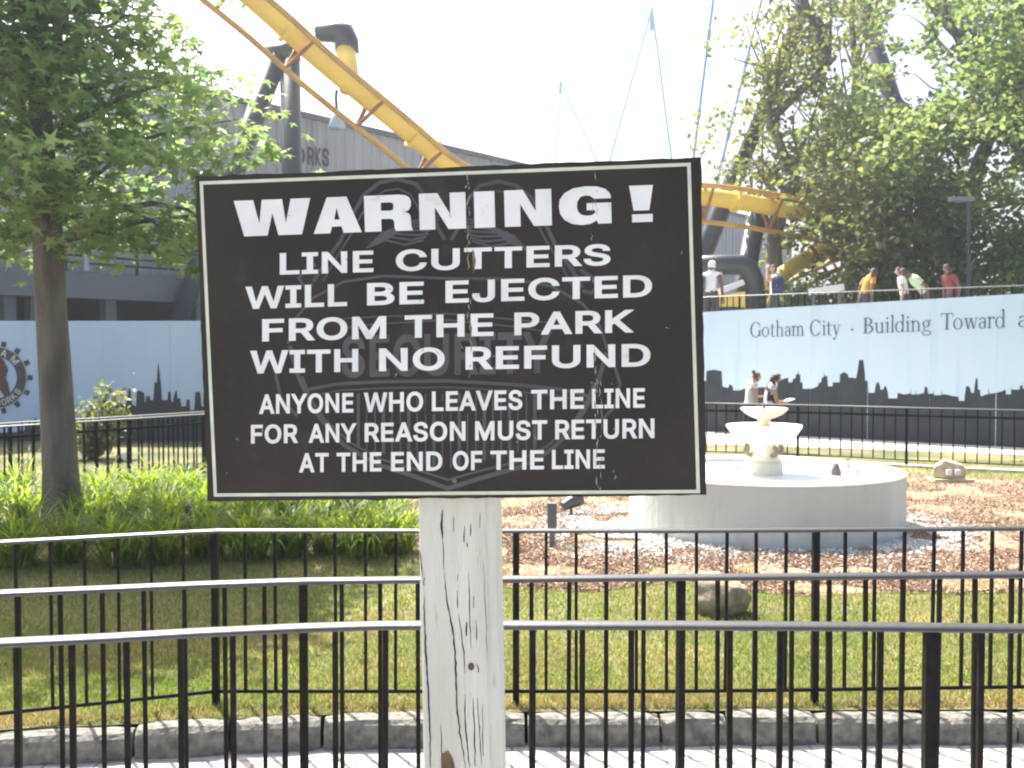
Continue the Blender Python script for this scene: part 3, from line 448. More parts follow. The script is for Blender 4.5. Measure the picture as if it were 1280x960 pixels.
# serif lettering
class Ser:
    def __init__(s): s.parts = []
    def poly(s, p): s.parts.append((p, [tuple(range(len(p)))]))
    def stem(s, x, y0, y1, top=1, bot=1, w=.1):
        s.poly([(x-w/2,y0),(x+w/2,y0),(x+w/2,y1),(x-w/2,y1)])
        if bot: s.poly([(x-w*1.35,y0),(x+w*1.35,y0),(x+w*1.1,y0+.035),(x-w*1.1,y0+.035)])
        if top == 1: s.poly([(x-w*1.5,y1-.05),(x-w/2,y1-.11),(x+w/2,y1),(x-w/2,y1)])
        if top == 2: s.poly([(x-w*1.35,y1-.035),(x+w*1.35,y1-.035),(x+w*1.35,y1),(x-w*1.35,y1)])
    def bowl(s, cx, cy, rx, ry, a0=0, a1=360, wt=.1, wn=.035):
        o = arc(cx, cy, rx, ry, a0, a1, 20); i = arc(cx, cy, rx-wt, ry-wn, a0, a1, 20); n = len(o)
        s.parts.append((o+i, [(k, k+1, n+k+1, n+k) for k in range(n-1)]))
    def diag(s, x0, y0, x1, y1, w): s.poly([(x0-w/2,y0),(x0+w/2,y0),(x1+w/2,y1),(x1-w/2,y1)])
def serif(ch):
    s = Ser(); X = .66
    if ch in 'GC':
        s.bowl(.44,.5,.44,.53,42,318,.13,.045)
        if ch == 'G': s.stem(.76,.05,.44,2,0,.11)
        s.diag(.79,.68,.76,.95,.03); 
        if ch == 'C': s.diag(.77,.08,.79,.3,.03)
        return s, .92
    if ch == 'o': s.bowl(.3,.33,.3,.35); return s, .66
    if ch == 't': s.stem(.16,.08,.86,0,0); s.poly([(0,.6),(.36,.62),(.36,.66),(.0,.64)]); s.bowl(.28,.1,.17,.12,180,310,.08,.05); return s, .42
    if ch in 'hn':
        s.stem(.14,0,1.1 if ch == 'h' else .68); s.bowl(.33,.42,.23,.25,0,150,.095,.05); s.stem(.513,0,.44,0); return s, .7
    if ch == 'm':
        s.stem(.14,0,.68); s.bowl(.32,.42,.22,.25,0,150,.095,.05); s.stem(.493,0,.44,0); s.bowl(.67,.42,.22,.25,0,150,.095,.05); s.stem(.843,0,.44,0); return s, 1.03
    if ch == 'a': s.stem(.4,.04,.46,0,0); s.bowl(.24,.46,.21,.21,0,165,.09,.05); s.bowl(.24,.19,.22,.21,0,360,.09,.04); s.diag(.44,.05,.5,.03,.06); return s, .52
    if ch == 'i': s.stem(.14,0,.68); s.bowl(.13,.9,.065,.065,0,360,.064,.064); return s, .3
    if ch == 'l': s.stem(.14,0,1.1); return s, .29
    if ch == 'y': s.diag(.12,.66,.3,.0,.11); s.diag(.52,.66,.22,-.26,.045); s.poly([(0,.63),(.24,.63),(.24,.66),(0,.66)]); s.poly([(.4,.63),(.62,.63),(.62,.66),(.4,.66)]); s.bowl(.14,-.25,.09,.06,0,360,.05,.05); return s, .6
    if ch == 'B': s.stem(.16,0,1,2,2,.13); s.bowl(.3,.75,.3,.25,-90,90,.12,.04); s.bowl(.32,.27,.36,.27,-90,90,.13,.04); s.poly([(.1,.96),(.32,.96),(.32,1),(.1,1)]); s.poly([(.1,0),(.34,0),(.34,.04),(.1,.04)]); s.poly([(.16,.5),(.34,.5),(.34,.54),(.16,.54)]); return s, .74
    if ch == 'u': s.stem(.14,.22,.66,1,0); s.bowl(.33,.24,.24,.26,180,320,.095,.05); s.stem(.51,0,.66,1,0); s.poly([(.5,0),(.62,.03),(.62,.06),(.5,.06)]); return s, .7
    if ch == 'd': s.bowl(.28,.33,.28,.35,20,340); s.stem(.5,.02,1.1,1,0); s.poly([(.5,.0),(.62,.03),(.62,.06),(.5,.06)]); return s, .66
    if ch == 'g': s.bowl(.26,.44,.23,.23); s.bowl(.28,-.12,.29,.17,0,360,.07,.045); s.diag(.14,.06,.12,.22,.06); s.poly([(.42,.6),(.58,.62),(.58,.67),(.42,.66)]); return s, .6
    if ch == 'T': s.stem(.4,0,1,0,2,.13); s.poly([(0,.955),(.8,.955),(.8,1),(0,1)]); s.diag(.02,.78,.02,.98,.035); s.diag(.78,.78,.78,.98,.035); return s, .78
    if ch == 'w':
        s.diag(.12,.66,.28,0,.1); s.diag(.42,.62,.3,0,.045); s.diag(.44,.66,.62,0,.1); s.diag(.8,.66,.64,0,.045)
        for x in (.12,.44,.8): s.poly([(x-.13,.63),(x+.12,.63),(x+.12,.66),(x-.13,.66)])
        return s, .9
    if ch == 'r': s.stem(.14,0,.68); s.bowl(.34,.45,.22,.22,50,160,.08,.05); s.bowl(.42,.58,.055,.055,0,360,.054,.054); return s, .47
    if ch == '.': s.bowl(.1,.34,.06,.07,0,360,.059,.069); return s, .2
    return s, .32
def lay_serif(text):
    x = 0; out = []
    for ch in text:
        if ch == ' ': x += .36; continue
        s, a = serif(ch)
        for v, f in s.parts: out.append(([(p[0]+x, p[1]) for p in v], f))
        x += a + .02
    return out, x
st = MB(); kk = 0
for txt, x0, x1, y0, y1 in (('Gotham City',938,1051,421.5,418.5),('.',1063,1068,418.5,418.5),('Building',1079,1165,417,413.5),('Toward',1176,1258,412.5,409.5),('a',1272,1288,409,408.5),('Brighter',1306,1400,408,405)):
    if txt == 'Brighter': continue
    ps, wtot = lay_serif(txt)
    a, b = bp_(x0, y0), bp_(x1, y1); ch_m = .29
    for v, f in ps:
        kk += 1
        o = b_n*(.006+.0005*(kk % 9))
        st.add([a.lerp(b, p[0]/wtot) + Vector((0,0,p[1]*ch_m)) + o for p in v], f)
child(st, 'lettering', M['letter_blue'], br)

for k_ in range(11):
    x_ = xl0 + .6 + k_*1.22
    if x_ < xl1: child(MB().box((x_, DL+.008, ztl/2), (.014, .008, ztl-.04)), 'joint_strip', M['board_left'], bl)
for k_ in range(8):
    f_ = (k_+.55)/8; q_ = A_.lerp(B_, f_); zt2 = ta.lerp(tb, f_).z-.02
    child(MB().beam(Vector((*(q_+bn*-.002), .05)), Vector((*(q_+bn*-.002), zt2)), .012, .009, (bd.x, bd.y, 0)), 'joint_strip', M['board_right'], br)
# added haze, mostly for the lens flare veil: one box round all but the sky
hz = bpy.data.materials.new('veil_haze'); hz.use_nodes = True; hn = hz.node_tree; hn.nodes.remove(hn.nodes['Principled BSDF'])
hv = hn.nodes.new('ShaderNodeVolumePrincipled'); hv.inputs['Color'].default_value = (.8,.9,1,1); hv.inputs['Density'].default_value = .0014; hv.inputs['Anisotropy'].default_value = .5
hn.links.new(hv.outputs[0], hn.nodes['Material Output'].inputs['Volume'])
ho = MB().box((0, 445, 11), (840, 1030, 24.4)).build('haze', hz); tag(ho, 'thin haze in the air, added mostly for the lens flare veil', 'haze', kind='stuff')
# raised walkway behind the right billboard
wk = MB(); a = A_ - bn*.35 - bd*1.0; b = B_ - bn*.35; c = b - bn*4.5; d = a - bn*4.5
q = [Vector((*p, 0)) for p in (a, b, c, d)]; t = [Vector((*p, 2.15)) for p in (a, b, c, d)]
wk.add(q+t, [(3,2,1,0),(4,5,6,7),(0,1,5,4),(1,2,6,5),(2,3,7,6),(3,0,4,7)])
tag(wk.build('raised_walkway', M['concrete']), kind='structure')
# ------------------------------------------------------------------ iron fences of the waiting line
def arclen(pl):
    s = [0.0]
    for a, b in zip(pl, pl[1:]): s.append(s[-1]+(b-a).length)
    return s
def on_line(pl, s):
    L_ = arclen(pl)
    for i in range(len(pl)-1):
        if s <= L_[i+1] or i == len(pl)-2:
            t = (s-L_[i])/(L_[i+1]-L_[i]); return pl[i].lerp(pl[i+1], t), (pl[i+1]-pl[i]).normalized()
def s_at_px(pl, px):
    best = None
    T_ = arclen(pl)[-1]
    for k in range(4001):
        s = T_*k/4000; p, _ = on_line(pl, s)
        x = 640+F*p.x/(p.y*cp-(p.z-CZ)*sp_)
        if best is None or abs(x-px) < best[0]: best = (abs(x-px), s)
    return best[1]
RW = 1.12
def fence(pl, s0, s1, n, base, zbot, label, group, rail_r, bal, post, sub=None, cat='fence'):
    """pl: polyline of the top rail; posts at arc lengths s0 + k*(s1-s0), n balusters' pitches between posts"""
    c = pl[len(pl)//2]; org = Vector((c.x, c.y, base))
    t = empty('iron_fence', org, label, cat, group); T_ = arclen(pl)[-1]
    fine = [on_line(pl, T_*k/60)[0] for k in range(61)]
    rm = MB(); pf = [(-1.6,-.25),(-1.65,.05),(-1.5,.35),(-1.1,.62),(-.55,.82),(0,.9),(.55,.82),(1.1,.62),(1.5,.35),(1.65,.05),(1.6,-.25),(.8,-.3),(.75,-.55),(-.75,-.55),(-.8,-.3)]; m_ = len(pf)
    for i, p in enumerate(fine):
        d = (fine[min(i+1,60)]-fine[max(i-1,0)]).normalized(); sd = Vector((d.y,-d.x,0)); rm.v += [tuple(p+sd*x*rail_r*RW+Vector((0,0,z*rail_r))) for x, z in pf]
    rm.f = [(a*m_+b, a*m_+(b+1)%m_, (a+1)*m_+(b+1)%m_, (a+1)*m_+b) for a in range(60) for b in range(m_)]
    rl = child(rm, 'top_rail', M['rail'], t, False)
    rl.data.polygons.foreach_set('use_smooth', [(i % m_) < 9 for i in range(60*m_)])
    bm_ = MB(); br_ = MB()
    for a, b in zip(pl, pl[1:]):
        a2, b2 = a.copy(), b.copy(); a2.z = b2.z = zbot; bm_.beam(a2, b2, .012, .015)
    child(bm_, 'bottom_rail', M['baluster'], t)
    if sub:
        for a, b in zip(pl, pl[1:]):
            a2, b2 = a.copy(), b.copy(); a2.z -= sub; b2.z -= sub; br_.beam(a2, b2, .012, .03)
        child(br_, 'middle_rail', M['baluster'], t)
    pitch = (s1-s0)/n; k = -math.floor(s0/pitch)
    while s0+k*pitch < T_:
        p, d = on_line(pl, s0+k*pitch)
        ln = Vector((random.gauss(0,.0012), random.gauss(0,.0012), 0))
        if k % n == 0:
            child(MB().beam((p.x,p.y,base-.03), (p.x,p.y,p.z-rail_r*.5), post, post, (-d.y,d.x,0)), 'post', M['baluster'], t)
        else:
            child(MB().beam(Vector((p.x,p.y,zbot+.007))+ln, Vector((p.x,p.y,p.z-rail_r*.6))-ln, bal, bal, (-d.y,d.x,0)), 'baluster', M['baluster'], t)
        k += 1
def rail_line(z, pts): return [gnd(x, y, z) for x, y in pts]
G1 = 'iron fences of the waiting line'
z1 = at(840, 782, 3.0).z
f1 = rail_line(z1, [(-260,821),(-120,813),(0,804.5),(130,798.5),(250,791.5),(380,785.5),(480,782.5),(600,782),(840,782.5),(1060,784),(1280,786.5),(1500,789)])
a, b = s_at_px(f1, 543), s_at_px(f1, 1163)
fence(f1, a, b, 10, 0, .1, 'nearest black iron fence, its thick rail lowest in view, standing on the paving', G1, .0165, .016, .034)
z2 = at(840, 722, 3.85).z
f2 = rail_line(z2, [(-260,757),(-120,749),(0,742.5),(130,737),(250,731.5),(380,727),(500,725.5),(640,724.5),(850,722.5),(1060,721),(1280,719),(1500,717)])
a, b = s_at_px(f2, 379), s_at_px(f2, 851)
fence(f2, a, b, 10, 0, .1, 'middle black iron fence on the paving, between the nearest one and the kerb fence', G1, .0165, .015, .031)
z3 = at(840, 664, 4.75).z
f3 = rail_line(z3, [(-260,694),(-120,686),(0,678.5),(130,671.5),(268,664),(400,664),(640,664),(840,664),(1020,663),(1280,661),(1500,659)])
a, b = s_at_px(f3, 268), s_at_px(f3, 1020)
fence(f3, a, (a+b)/2, 10, ZL, at(840, 864, 4.75).z, 'black iron fence set in the lawn just behind the granite kerb', G1, .014, .014, .03)
f4 = [Vector((*at(px, 440, d).xy, .95)) for px, d in ((-220,9.6),(-60,10.7),(60,11.5),(255,13.3),(450,15),(640,16),(885,16.2),(1050,15.4),(1151,14.8),(1280,14.2),(1420,13.6))]
a = s_at_px(f4, 120)
fence(f4, a, a+1.55, 10, ZL, .2, 'distant black iron fence with a double rail running behind lawn and fountain', 'far iron fences', .017, .016, .034, sub=.11)
f5 = [p + Vector((.25, 1.15, 0)) for p in f4[:6]]
a = s_at_px(f5, 160)
fence(f5, a, a+1.5, 10, ZL, .2, 'farthest iron fence on the lawn, in front of the skyline billboard with the gear', 'far iron fences', .015, .015, .032)
f6 = [Vector((*(A_ + bd*s - bn*.5), 2.9)) for s in (-.6, 3, 6.5, 9.2)]
fence(f6, .3, 1.7, 10, 2.15, 2.24, 'black fence of the raised walkway above the billboard with words', 'far iron fences', .018, .016, .034)
ks = MB()
for a, b in zip(f4[5:], f4[6:]): ks.beam((a.x,a.y,.1), (b.x,b.y,.1), .22, .07)
tag(ks.build('fence_kerb', M['concrete']), kind='structure')

# ------------------------------------------------------------------ warning sign on its white post
sq = (-0.11596933, 1.8799227, 1.78276593); ya, pa, ra = -0.0769877, 0.01306489, -0.02400441; SW, SH = .914, .5975
SM = Matrix.Rotation(ya, 3, 'Z') @ Matrix.Rotation(pa, 3, 'X') @ Matrix.Rotation(ra, 3, 'Y')
SC = Vector(sq); SN = SM @ Vector((0,-1,0))
def suv(px, py):
    p = SM.transposed() @ (on_plane(px, py, SC, SN) - SC); return p.x, p.z
def spt(x, z, out): return SC + SM @ Vector((x, -out, z))
pb = on_plane(576, 1000, SC + SM @ Vector((0,.012,0)), SN); pdir = (SM @ Vector((0,0,1)))
PX0 = suv(565, 640); PX1 = suv(575.5, 940)
sg = empty('warning_sign', (-.1, 1.96, 0), 'black warning board with white capitals on a cracked white wooden post', 'sign')
def sgl(mb, name, m, par, smooth=False): return child(mb, name, m, par, smooth)
# board: plywood with slightly uneven edge
TH = .02
e = []
N_ = 40
for k in range(N_): e.append((-SW/2+SW*k/N_, SH/2))
for k in range(26): e.append((SW/2, SH/2-SH*k/26))
for k in range(N_): e.append((SW/2-SW*k/N_, -SH/2))
for k in range(26): e.append((-SW/2, -SH/2+SH*k/26))
e = [(x+random.gauss(0,.0006), z+random.gauss(0,.0007)) for x, z in e]
n = len(e); bdm = MB()
bdm.add([spt(x, z, 0) for x, z in e] + [spt(x, z, -TH) for x, z in e], [tuple(range(n))[::-1], tuple(range(n, 2*n))] + [(k, (k+1)%n, n+(k+1)%n, n+k) for k in range(n)])
pan = child(bdm, 'panel', M['sign_black'], sg)
# thin white line round the board
bo = [suv(*p) for p in ((249.8,226.9),(863.3,203.4),(875,616.3),(267.5,620.8))]
bt = .0062
cx_, cz_ = sum(p[0] for p in bo)/4, sum(p[1] for p in bo)/4
bi = [(x + (bt if x < cx_ else -bt), z + (bt if z < cz_ else -bt)) for x, z in bo]
bm_ = MB(); bm_.add([spt(x, z, .0012) for x, z in bo+bi], [(k, 4+k, 4+(k+1)%4, (k+1)%4) for k in range(4)])
child(bm_, 'border_line', M['sign_line'], pan)
# first line, heavy
hl = MB(); b0, b1 = suv(294, 296), suv(817, 277.2); t0, t1 = suv(294, 251.2), suv(817, 231.2)
for k, (x0, (v, f)) in HEAVY.items():
    def hp(p):
        u = (x0+p[0]-294)/523; y = p[1]/44
        x = b0[0]+(b1[0]-b0[0])*u; zb = b0[1]+(b1[1]-b0[1])*u; zt = t0[1]+(t1[1]-t0[1])*u
        return spt(x, zb+(zt-zb)*y, .0014)
    hl.add([hp(p) for p in v], f)
    if k in 'G!': child(hl, 'lettering', M['sign_white'], pan); hl = MB()
LINES = [((316.5,343.5),(305,331.5),350,763,[('LINE',350,467),('CUTTERS',495,763)]),
 ((358.5,386.5),(343.5,371),307,815,[('WILL',307,434),('BE',459,530),('EJECTED',557,815)]),
 ((399,427),(387,415.5),328,793,[('FROM',328,483),('THE',506,617),('PARK',643,793)]),
 ((438.5,467),(429.5,458),313,813,[('WITH',313,448),('NO',474,556),('REFUND',582,813)]),
 ((493,517.5),(485,509.5),324,806,[('ANYONE',324,442),('WHO',455,529),('LEAVES',540,653),('THE',664,730),('LINE',740,806)]),
 ((531,554.5),(523,547.5),314,818,[('FOR',314,373),('ANY',386,446),('REASON',456,582),('MUST',594,684),('RETURN',694,818)]),
 ((566.5,590.5),(561.5,585.5),374,756,[('AT',374,411),('THE',421,477),('END',489,553),('OF',566,603),('THE',613,680),('LINE',690,756)])]
for (yl0, yl1), (yr0, yr1), xl, xr, words in LINES:
    for wd_, a, b in words:
        lm = MB()
        v, f = sans(wd_)
        def lp(p):
            px = a+(b-a)*p[0]; u = (px-xl)/(xr-xl); yt = yl0+(yr0-yl0)*u; yb = yl1+(yr1-yl1)*u
            return spt(*suv(px, yb+(yt-yb)*p[1]), .0014)
        lm.add([lp(p) for p in v], f)
        child(lm, 'lettering', M['sign_white'], pan)
# faint badge painted behind the lettering
em = MB(); kk = 0
def stroke(pts, wd):
    global kk; kk += 1
    v, f = ribbon([suv(*p) for p in pts], wd); em.add([spt(x, z, .0004+.00003*(kk % 20)) for x, z in v], f)
def mir(pts, c=562): return [(2*c-x+ (0), y) for x, y in pts]
def both(pts, wd): stroke(pts, wd); stroke([(2*560-x, y-(560-x)*-.045) for x, y in pts], wd)
both([(392,352),(405,330),(425,302),(440,270),(455,243),(475,228),(497,224),(520,230),(536,250),(546,282),(556,300)], .007)
both([(404,352),(418,326),(437,296),(452,268),(466,248),(482,238),(498,236),(513,243),(524,262),(534,292)], .0035)
for k in range(7): both([(458+k*3,310-k*3),(482+k*6,300-k*4),(506+k*7,306-k*6),(530+k*3,300-k*4)], .004)
both([(395,330),(382,337),(374,348),(380,358),(392,356)], .007)
both([(360,430),(372,395),(392,372),(430,352),(480,345),(560,348)], .005)
both([(362,432),(372,468),(384,495),(402,525),(430,556),(470,580),(520,596),(561,611)], .008)
both([(378,470),(388,497),(406,524),(436,552),(476,574),(524,588),(561,600)], .004)
both([(385,487),(420,480),(480,477),(560,476)], .006)
both([(388,495),(425,488),(480,485),(560,484)], .003)
both([(430,398),(470,396),(560,392)], .003)
both([(430,410),(470,405),(560,400)], .003)
for k in range(22): x = 448+k*10.5; stroke([(x, 492),(x, 560+26*(1-abs(x-560)/112))], .0028 if k % 3 else .006)
both([(352,447),(345,470),(352,500),(372,520)], .006)
def eblock(word, a, b, y0, y1, slope):
    global kk; kk += 1
    v, f = sans(word)
    em.add([spt(*suv(a+(b-a)*p[0], y1+(y0-y1)*p[1]+slope*p[0]), .0011) for p in v], f)
eblock('SECURITY', 427, 690, 420, 472, -6)
child(em, 'badge_emblem', M['sign_emblem'], pan)
em = MB()
for e_ in (('GREAT', 460, 522, 374, 394, -2), ('ADVENTURE', 535, 655, 372, 392, -4), ('DEPT', 532, 592, 503, 519, -2)):
    em = MB(); eblock(*e_); child(em, 'badge_lettering', M['crack'], pan)
# weathering: two vertical scratches, rust dot
def scratch(px, y0, y1, w0, den):
    y = y0; sc_ = MB()
    while y < y1:
        l = random.uniform(3, 14); x = px + random.gauss(0, 1.0) + (y-y0)*.012
        if random.random() < den:
            v, f = ribbon([suv(x+random.gauss(0,.7), y+l*t/3) for t in range(4)], [0, w0*random.uniform(.3,1), w0*random.uniform(.3,1), 0])
            sc_.add([spt(a_, b_, .002) for a_, b_ in v], f)
        y += l*random.uniform(.5,1.1)
    if sc_.v: child(sc_, 'scratch', M['scratch'], pan)
scratch(585, 216, 300, .0028, .8); scratch(586, 300, 480, .002, .45); scratch(745, 210, 300, .0018, .4); scratch(744, 440, 612, .0035, .75); scratch(750, 470, 612, .0022, .6); scratch(740, 250, 480, .0015, .3)
sc_ = MB()
for _ in range(26):
    x, y = random.uniform(280, 860), random.uniform(240, 605); v, f = ribbon([suv(x,y), suv(x+random.uniform(-3,3), y+random.uniform(1,4)), suv(x+random.uniform(-4,4), y+random.uniform(3,7))], [0,.0018,0])
    sc_.add([spt(a_, b_, .0021) for a_, b_ in v], f)
tag(child(sc_, 'paint_chips', M['scratch'], pan), kind='stuff')
rs = MB(); x, z = suv(568, 601); rs.lathe([(0.0001,0),(.0045,0)], n=12); rs.v = [tuple(spt(x+a_, z+b_, .0022)) for a_, b_, _ in rs.v]
x, z = suv(592, 325)
v, f = ribbon([suv(591,312), suv(593,326), suv(592,342)], [.002,.006,.001]); rs.add([spt(a_, b_, .0021) for a_, b_ in v], f)
v, f = ribbon([suv(587,398), suv(589,410), suv(588,424), suv(590,440)], [.001,.003,.003,0]); rs.add([spt(a_, b_, .0021) for a_, b_ in v], f)
child(rs, 'rust_stain', M['rust'], pan)
# the post: square with one wide worn chamfer, leaning like the board
PO = .022
def ppt(x, y, z): return SC + SM @ Vector((x, PO+y, z))
zt_, zb_ = SH/2-.03, -(SC.z)/1.0+.0
q0, q1 = suv(520.5, 640)[0], suv(526.5, 950)[0]; r0, r1 = suv(617, 640)[0], suv(622.5, 950)[0]
zz0, zz1 = suv(560, 640)[1], suv(560, 950)[1]
def edge(z, a, b): return a + (b-a)*(z-zz0)/(zz1-zz0)
prof_n = None; pm = MB(); rows_ = 26
for k in range(rows_+1):
    z = zt_ + (zb_-zt_)*k/rows_
    l, r_ = edge(z, q0, q1), edge(z, r0, r1)
    j = lambda a=.0006: random.gauss(0, a)
    ring = [(l+.004+j(), 0), (l+.03, 0), (r_-.03+j(), 0), (r_-.0185+j(.001), .0), (r_-.015+j(.001), .005), (r_-.006, .0055), (r_+j(), .012), (r_, .14), (l, .14), (l+j(), .004)]
    pm.v += [tuple(ppt(x, y, z)) for x, y in ring]
n = 10
pm.f = [(a*n+b, a*n+(b+1)%n, (a+1)*n+(b+1)%n, (a+1)*n+b) for a in range(rows_) for b in range(n)] + [tuple(range(n)), tuple(rows_*n+b for b in range(n))[::-1]]
post_o = child(pm, 'post', M['post_paint'], sg)
PP0 = SC + SM @ Vector((0, PO, 0))
def pcr(px, py, out=.0008): return on_plane(px, py, PP0, SN) + SN*out
ck = MB()
def crack(pts, wpx):
    n_ = len(pts); fine = []
    for a_, b_ in zip(pts, pts[1:]):
        m_ = max(2, int(math.hypot(b_[0]-a_[0], b_[1]-a_[1])/6))
        fine += [(a_[0]+(b_[0]-a_[0])*t/m_+random.gauss(0,.35), a_[1]+(b_[1]-a_[1])*t/m_) for t in range(m_)]
    fine.append(pts[-1]); N2 = len(fine)
    ws_ = [wpx*max(0, math.sin(PI*min(1,max(0,(i+.3)/N2))))**.5*random.uniform(.55,1.15) for i in range(N2)]
    v, f = ribbon(fine, ws_); ck.add([pcr(*p) for p in v], f)
crack([(553,637),(552,655),(553,674)], 2.6); crack([(554,675),(555,712)], 1.0)
crack([(556,716),(557,740),(561,765),(566,790),(569,815),(570,850),(571,885),(575,915),(579,940),(582,962)], 2.4)
crack([(525,690),(529,722)], 1.6); crack([(530,722),(530,732)], 2); crack([(531,745),(531,785),(532,815),(535,860),(537,900),(538,960)], 2.4)
crack([(580,658),(580,678)], 1.4); crack([(588,655),(588,670)], 1.2); crack([(584,678),(585,684)], 1.2)
crack([(572,717),(572,726)], 1.2); crack([(572,738),(572,760)], 1.2); crack([(574,768),(577,795),(580,815),(581,842)], 1.6)
crack([(586,715),(587,745),(587,775),(589,812)], 1.2); crack([(583,777),(583,795)], 2); crack([(592,745),(592,760)], 1.3); crack([(595,775),(596,800)], 1.2); crack([(597,830),(598,840)], 2.2)
crack([(581,868),(581,900),(584,930),(587,960)], 1.8); crack([(591,872),(593,905),(594,958)], 1.6); crack([(597,872),(599,910),(602,955)], 1.3); crack([(603,880),(604,945)], 1)
crack([(604,700),(607,760),(609,830)], .8); crack([(551,905),(552,930),(552,960)], 1.5); crack([(566,645),(567,665)], .8); crack([(600,640),(600,660)], .8)
child(ck, 'crack', M['crack'], post_o)
kn = MB(); kn.add([pcr(589+5*math.cos(a_)*.8, 833+5*math.sin(a_), .0012) for a_ in [k*PI/6 for k in range(12)]], [tuple(range(12))[::-1]])
child(kn, 'knot', M['wood'], post_o); kn = MB()
kn.add([pcr(*p, .0013) for p in ((553,942),(560,938),(566,948),(572,975),(552,975))], [(0,1,2,3,4)])
child(kn, 'bare_patch', M['wood'], post_o)
# ------------------------------------------------------------------ fountain
ft = empty('fountain', FC, 'white round two-tiered fountain standing in the middle of the mulch bed', 'fountain')
RZ = .54
wl = MB(); nA = 96
wl.lathe([(FR,-.08),(FR,RZ-.03),(FR+.004,RZ-.012),(FR-.006,RZ),(FR-.15,RZ),(FR-.155,RZ-.01),(FR-.155,RZ-.3)], FC, nA)
child(wl, 'basin_wall', M['fountain_wall'], ft, False)
child(MB().lathe([(.001,RZ-.2),(FR-.156,RZ-.2)], FC, 64), 'basin_floor', M['fountain_cream'], ft)
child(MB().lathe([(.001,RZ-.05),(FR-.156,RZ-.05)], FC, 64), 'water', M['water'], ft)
pd = MB().lathe([(.175,RZ-.2),(.175,RZ+.05),(.17,RZ+.065),(.15,RZ+.075),(.148,RZ+.09),(.15,RZ+.1),(.135,RZ+.13),(.12,RZ+.19),(.13,RZ+.22),(.16,RZ+.235)], FC, 48)
child(pd, 'pedestal', M['fountain_cream'], ft, True)
bw = MB().lathe([(.14,RZ+.232),(.2,RZ+.245),(.28,RZ+.29),(.315,RZ+.34),(.345,RZ+.385),(.352,RZ+.4),(.345,RZ+.41),(.325,RZ+.4),(.28,RZ+.345),(.1,RZ+.32),(.06,RZ+.33)], FC, 64)
child(bw, 'lower_bowl', M['fountain_cream'], ft, True)
nk = MB().lathe([(.1,RZ+.33),(.085,RZ+.38),(.06,RZ+.4),(.05,RZ+.43),(.06,RZ+.455),(.075,RZ+.47)], FC, 32)
child(nk, 'stem', M['fountain_cream'], ft, True)
tb_ = MB().lathe([(.05,RZ+.462),(.1,RZ+.475),(.16,RZ+.505),(.205,RZ+.54),(.22,RZ+.56),(.212,RZ+.568),(.19,RZ+.555),(.12,RZ+.52),(.02,RZ+.51)], FC, 56)
child(tb_, 'upper_bowl', M['fountain_cream'], ft, True)
sp = MB().lathe([(.014,RZ+.5),(.014,RZ+.56),(.02,RZ+.565),(.008,RZ+.6),(.001,RZ+.625)], FC, 12)
child(sp, 'spout', M['fixture'], ft, True)
for k in range(4):
    a = R(20+90*k); d = Vector((math.cos(a), math.sin(a), 0)); sv = MB()
    pts = [FC + d*r_ + Vector((0,0,RZ+z)) for r_, z in ((.14,.13),(.18,.14),(.2,.17),(.195,.205),(.17,.215),(.155,.195),(.17,.18))]
    sv.tube(pts, [.022,.024,.022,.02,.017,.013,.008], 10); child(sv, 'scroll', M['stone'], ft, True)
# small fixtures in the basin
def basin_at(px, py): return gnd(px, py, ZL+RZ-.05)
p = basin_at(1045, 594)
t = empty('pool_nozzle', p, 'small dark spout fixture standing in the fountain basin', 'fountain nozzle')
child(MB().lathe([(.03,-.1),(.045,0),(.05,.03),(.035,.07),(.02,.1),(.012,.115)], p, 14, True), 'body', M['fixture'], t, True)
child(MB().tube([p+Vector((.012,0,.1)), p+Vector((.02,0,.13))], .014, 8), 'nozzle', M['white'], t)
p = basin_at(1060, 588)
t = empty('riser_pipe', p, 'thin dark pipe with a flat cap rising from the basin', 'pipe')
child(MB().tube([p-Vector((0,0,.1)), p+Vector((0,0,.1))], .008, 8), 'pipe', M['fixture'], t)
child(MB().tube([p+Vector((-.03,0,.1)), p+Vector((.03,0,.115))], .009, 8), 'cap', M['fixture'], t)
p = basin_at(1072, 592)
t = MB().tube([p-Vector((0,0,.1)), p+Vector((.0,0,.03)), p+Vector((.004,0,.045))], [.01,.009,.005], 8).build('water_jet', M['fixture'], None, loc=p)
tag(t, 'tiny grey jet tip poking from the basin, right of the thin pipe', 'fountain nozzle')
p = basin_at(921, 589); p.z = ZL+RZ-.04
t = MB().tube([p+Vector((-.05,-.03,0)), p+Vector((-.01,0,.012)), p+Vector((.03,.02,.015)), p+Vector((.055,.04,.02))], [.008,.012,.01,.006], 8).build('hose_end', M['chip'], None, loc=p)
tag(t, 'short pinkish stick lying across the white fountain basin', 'stick')

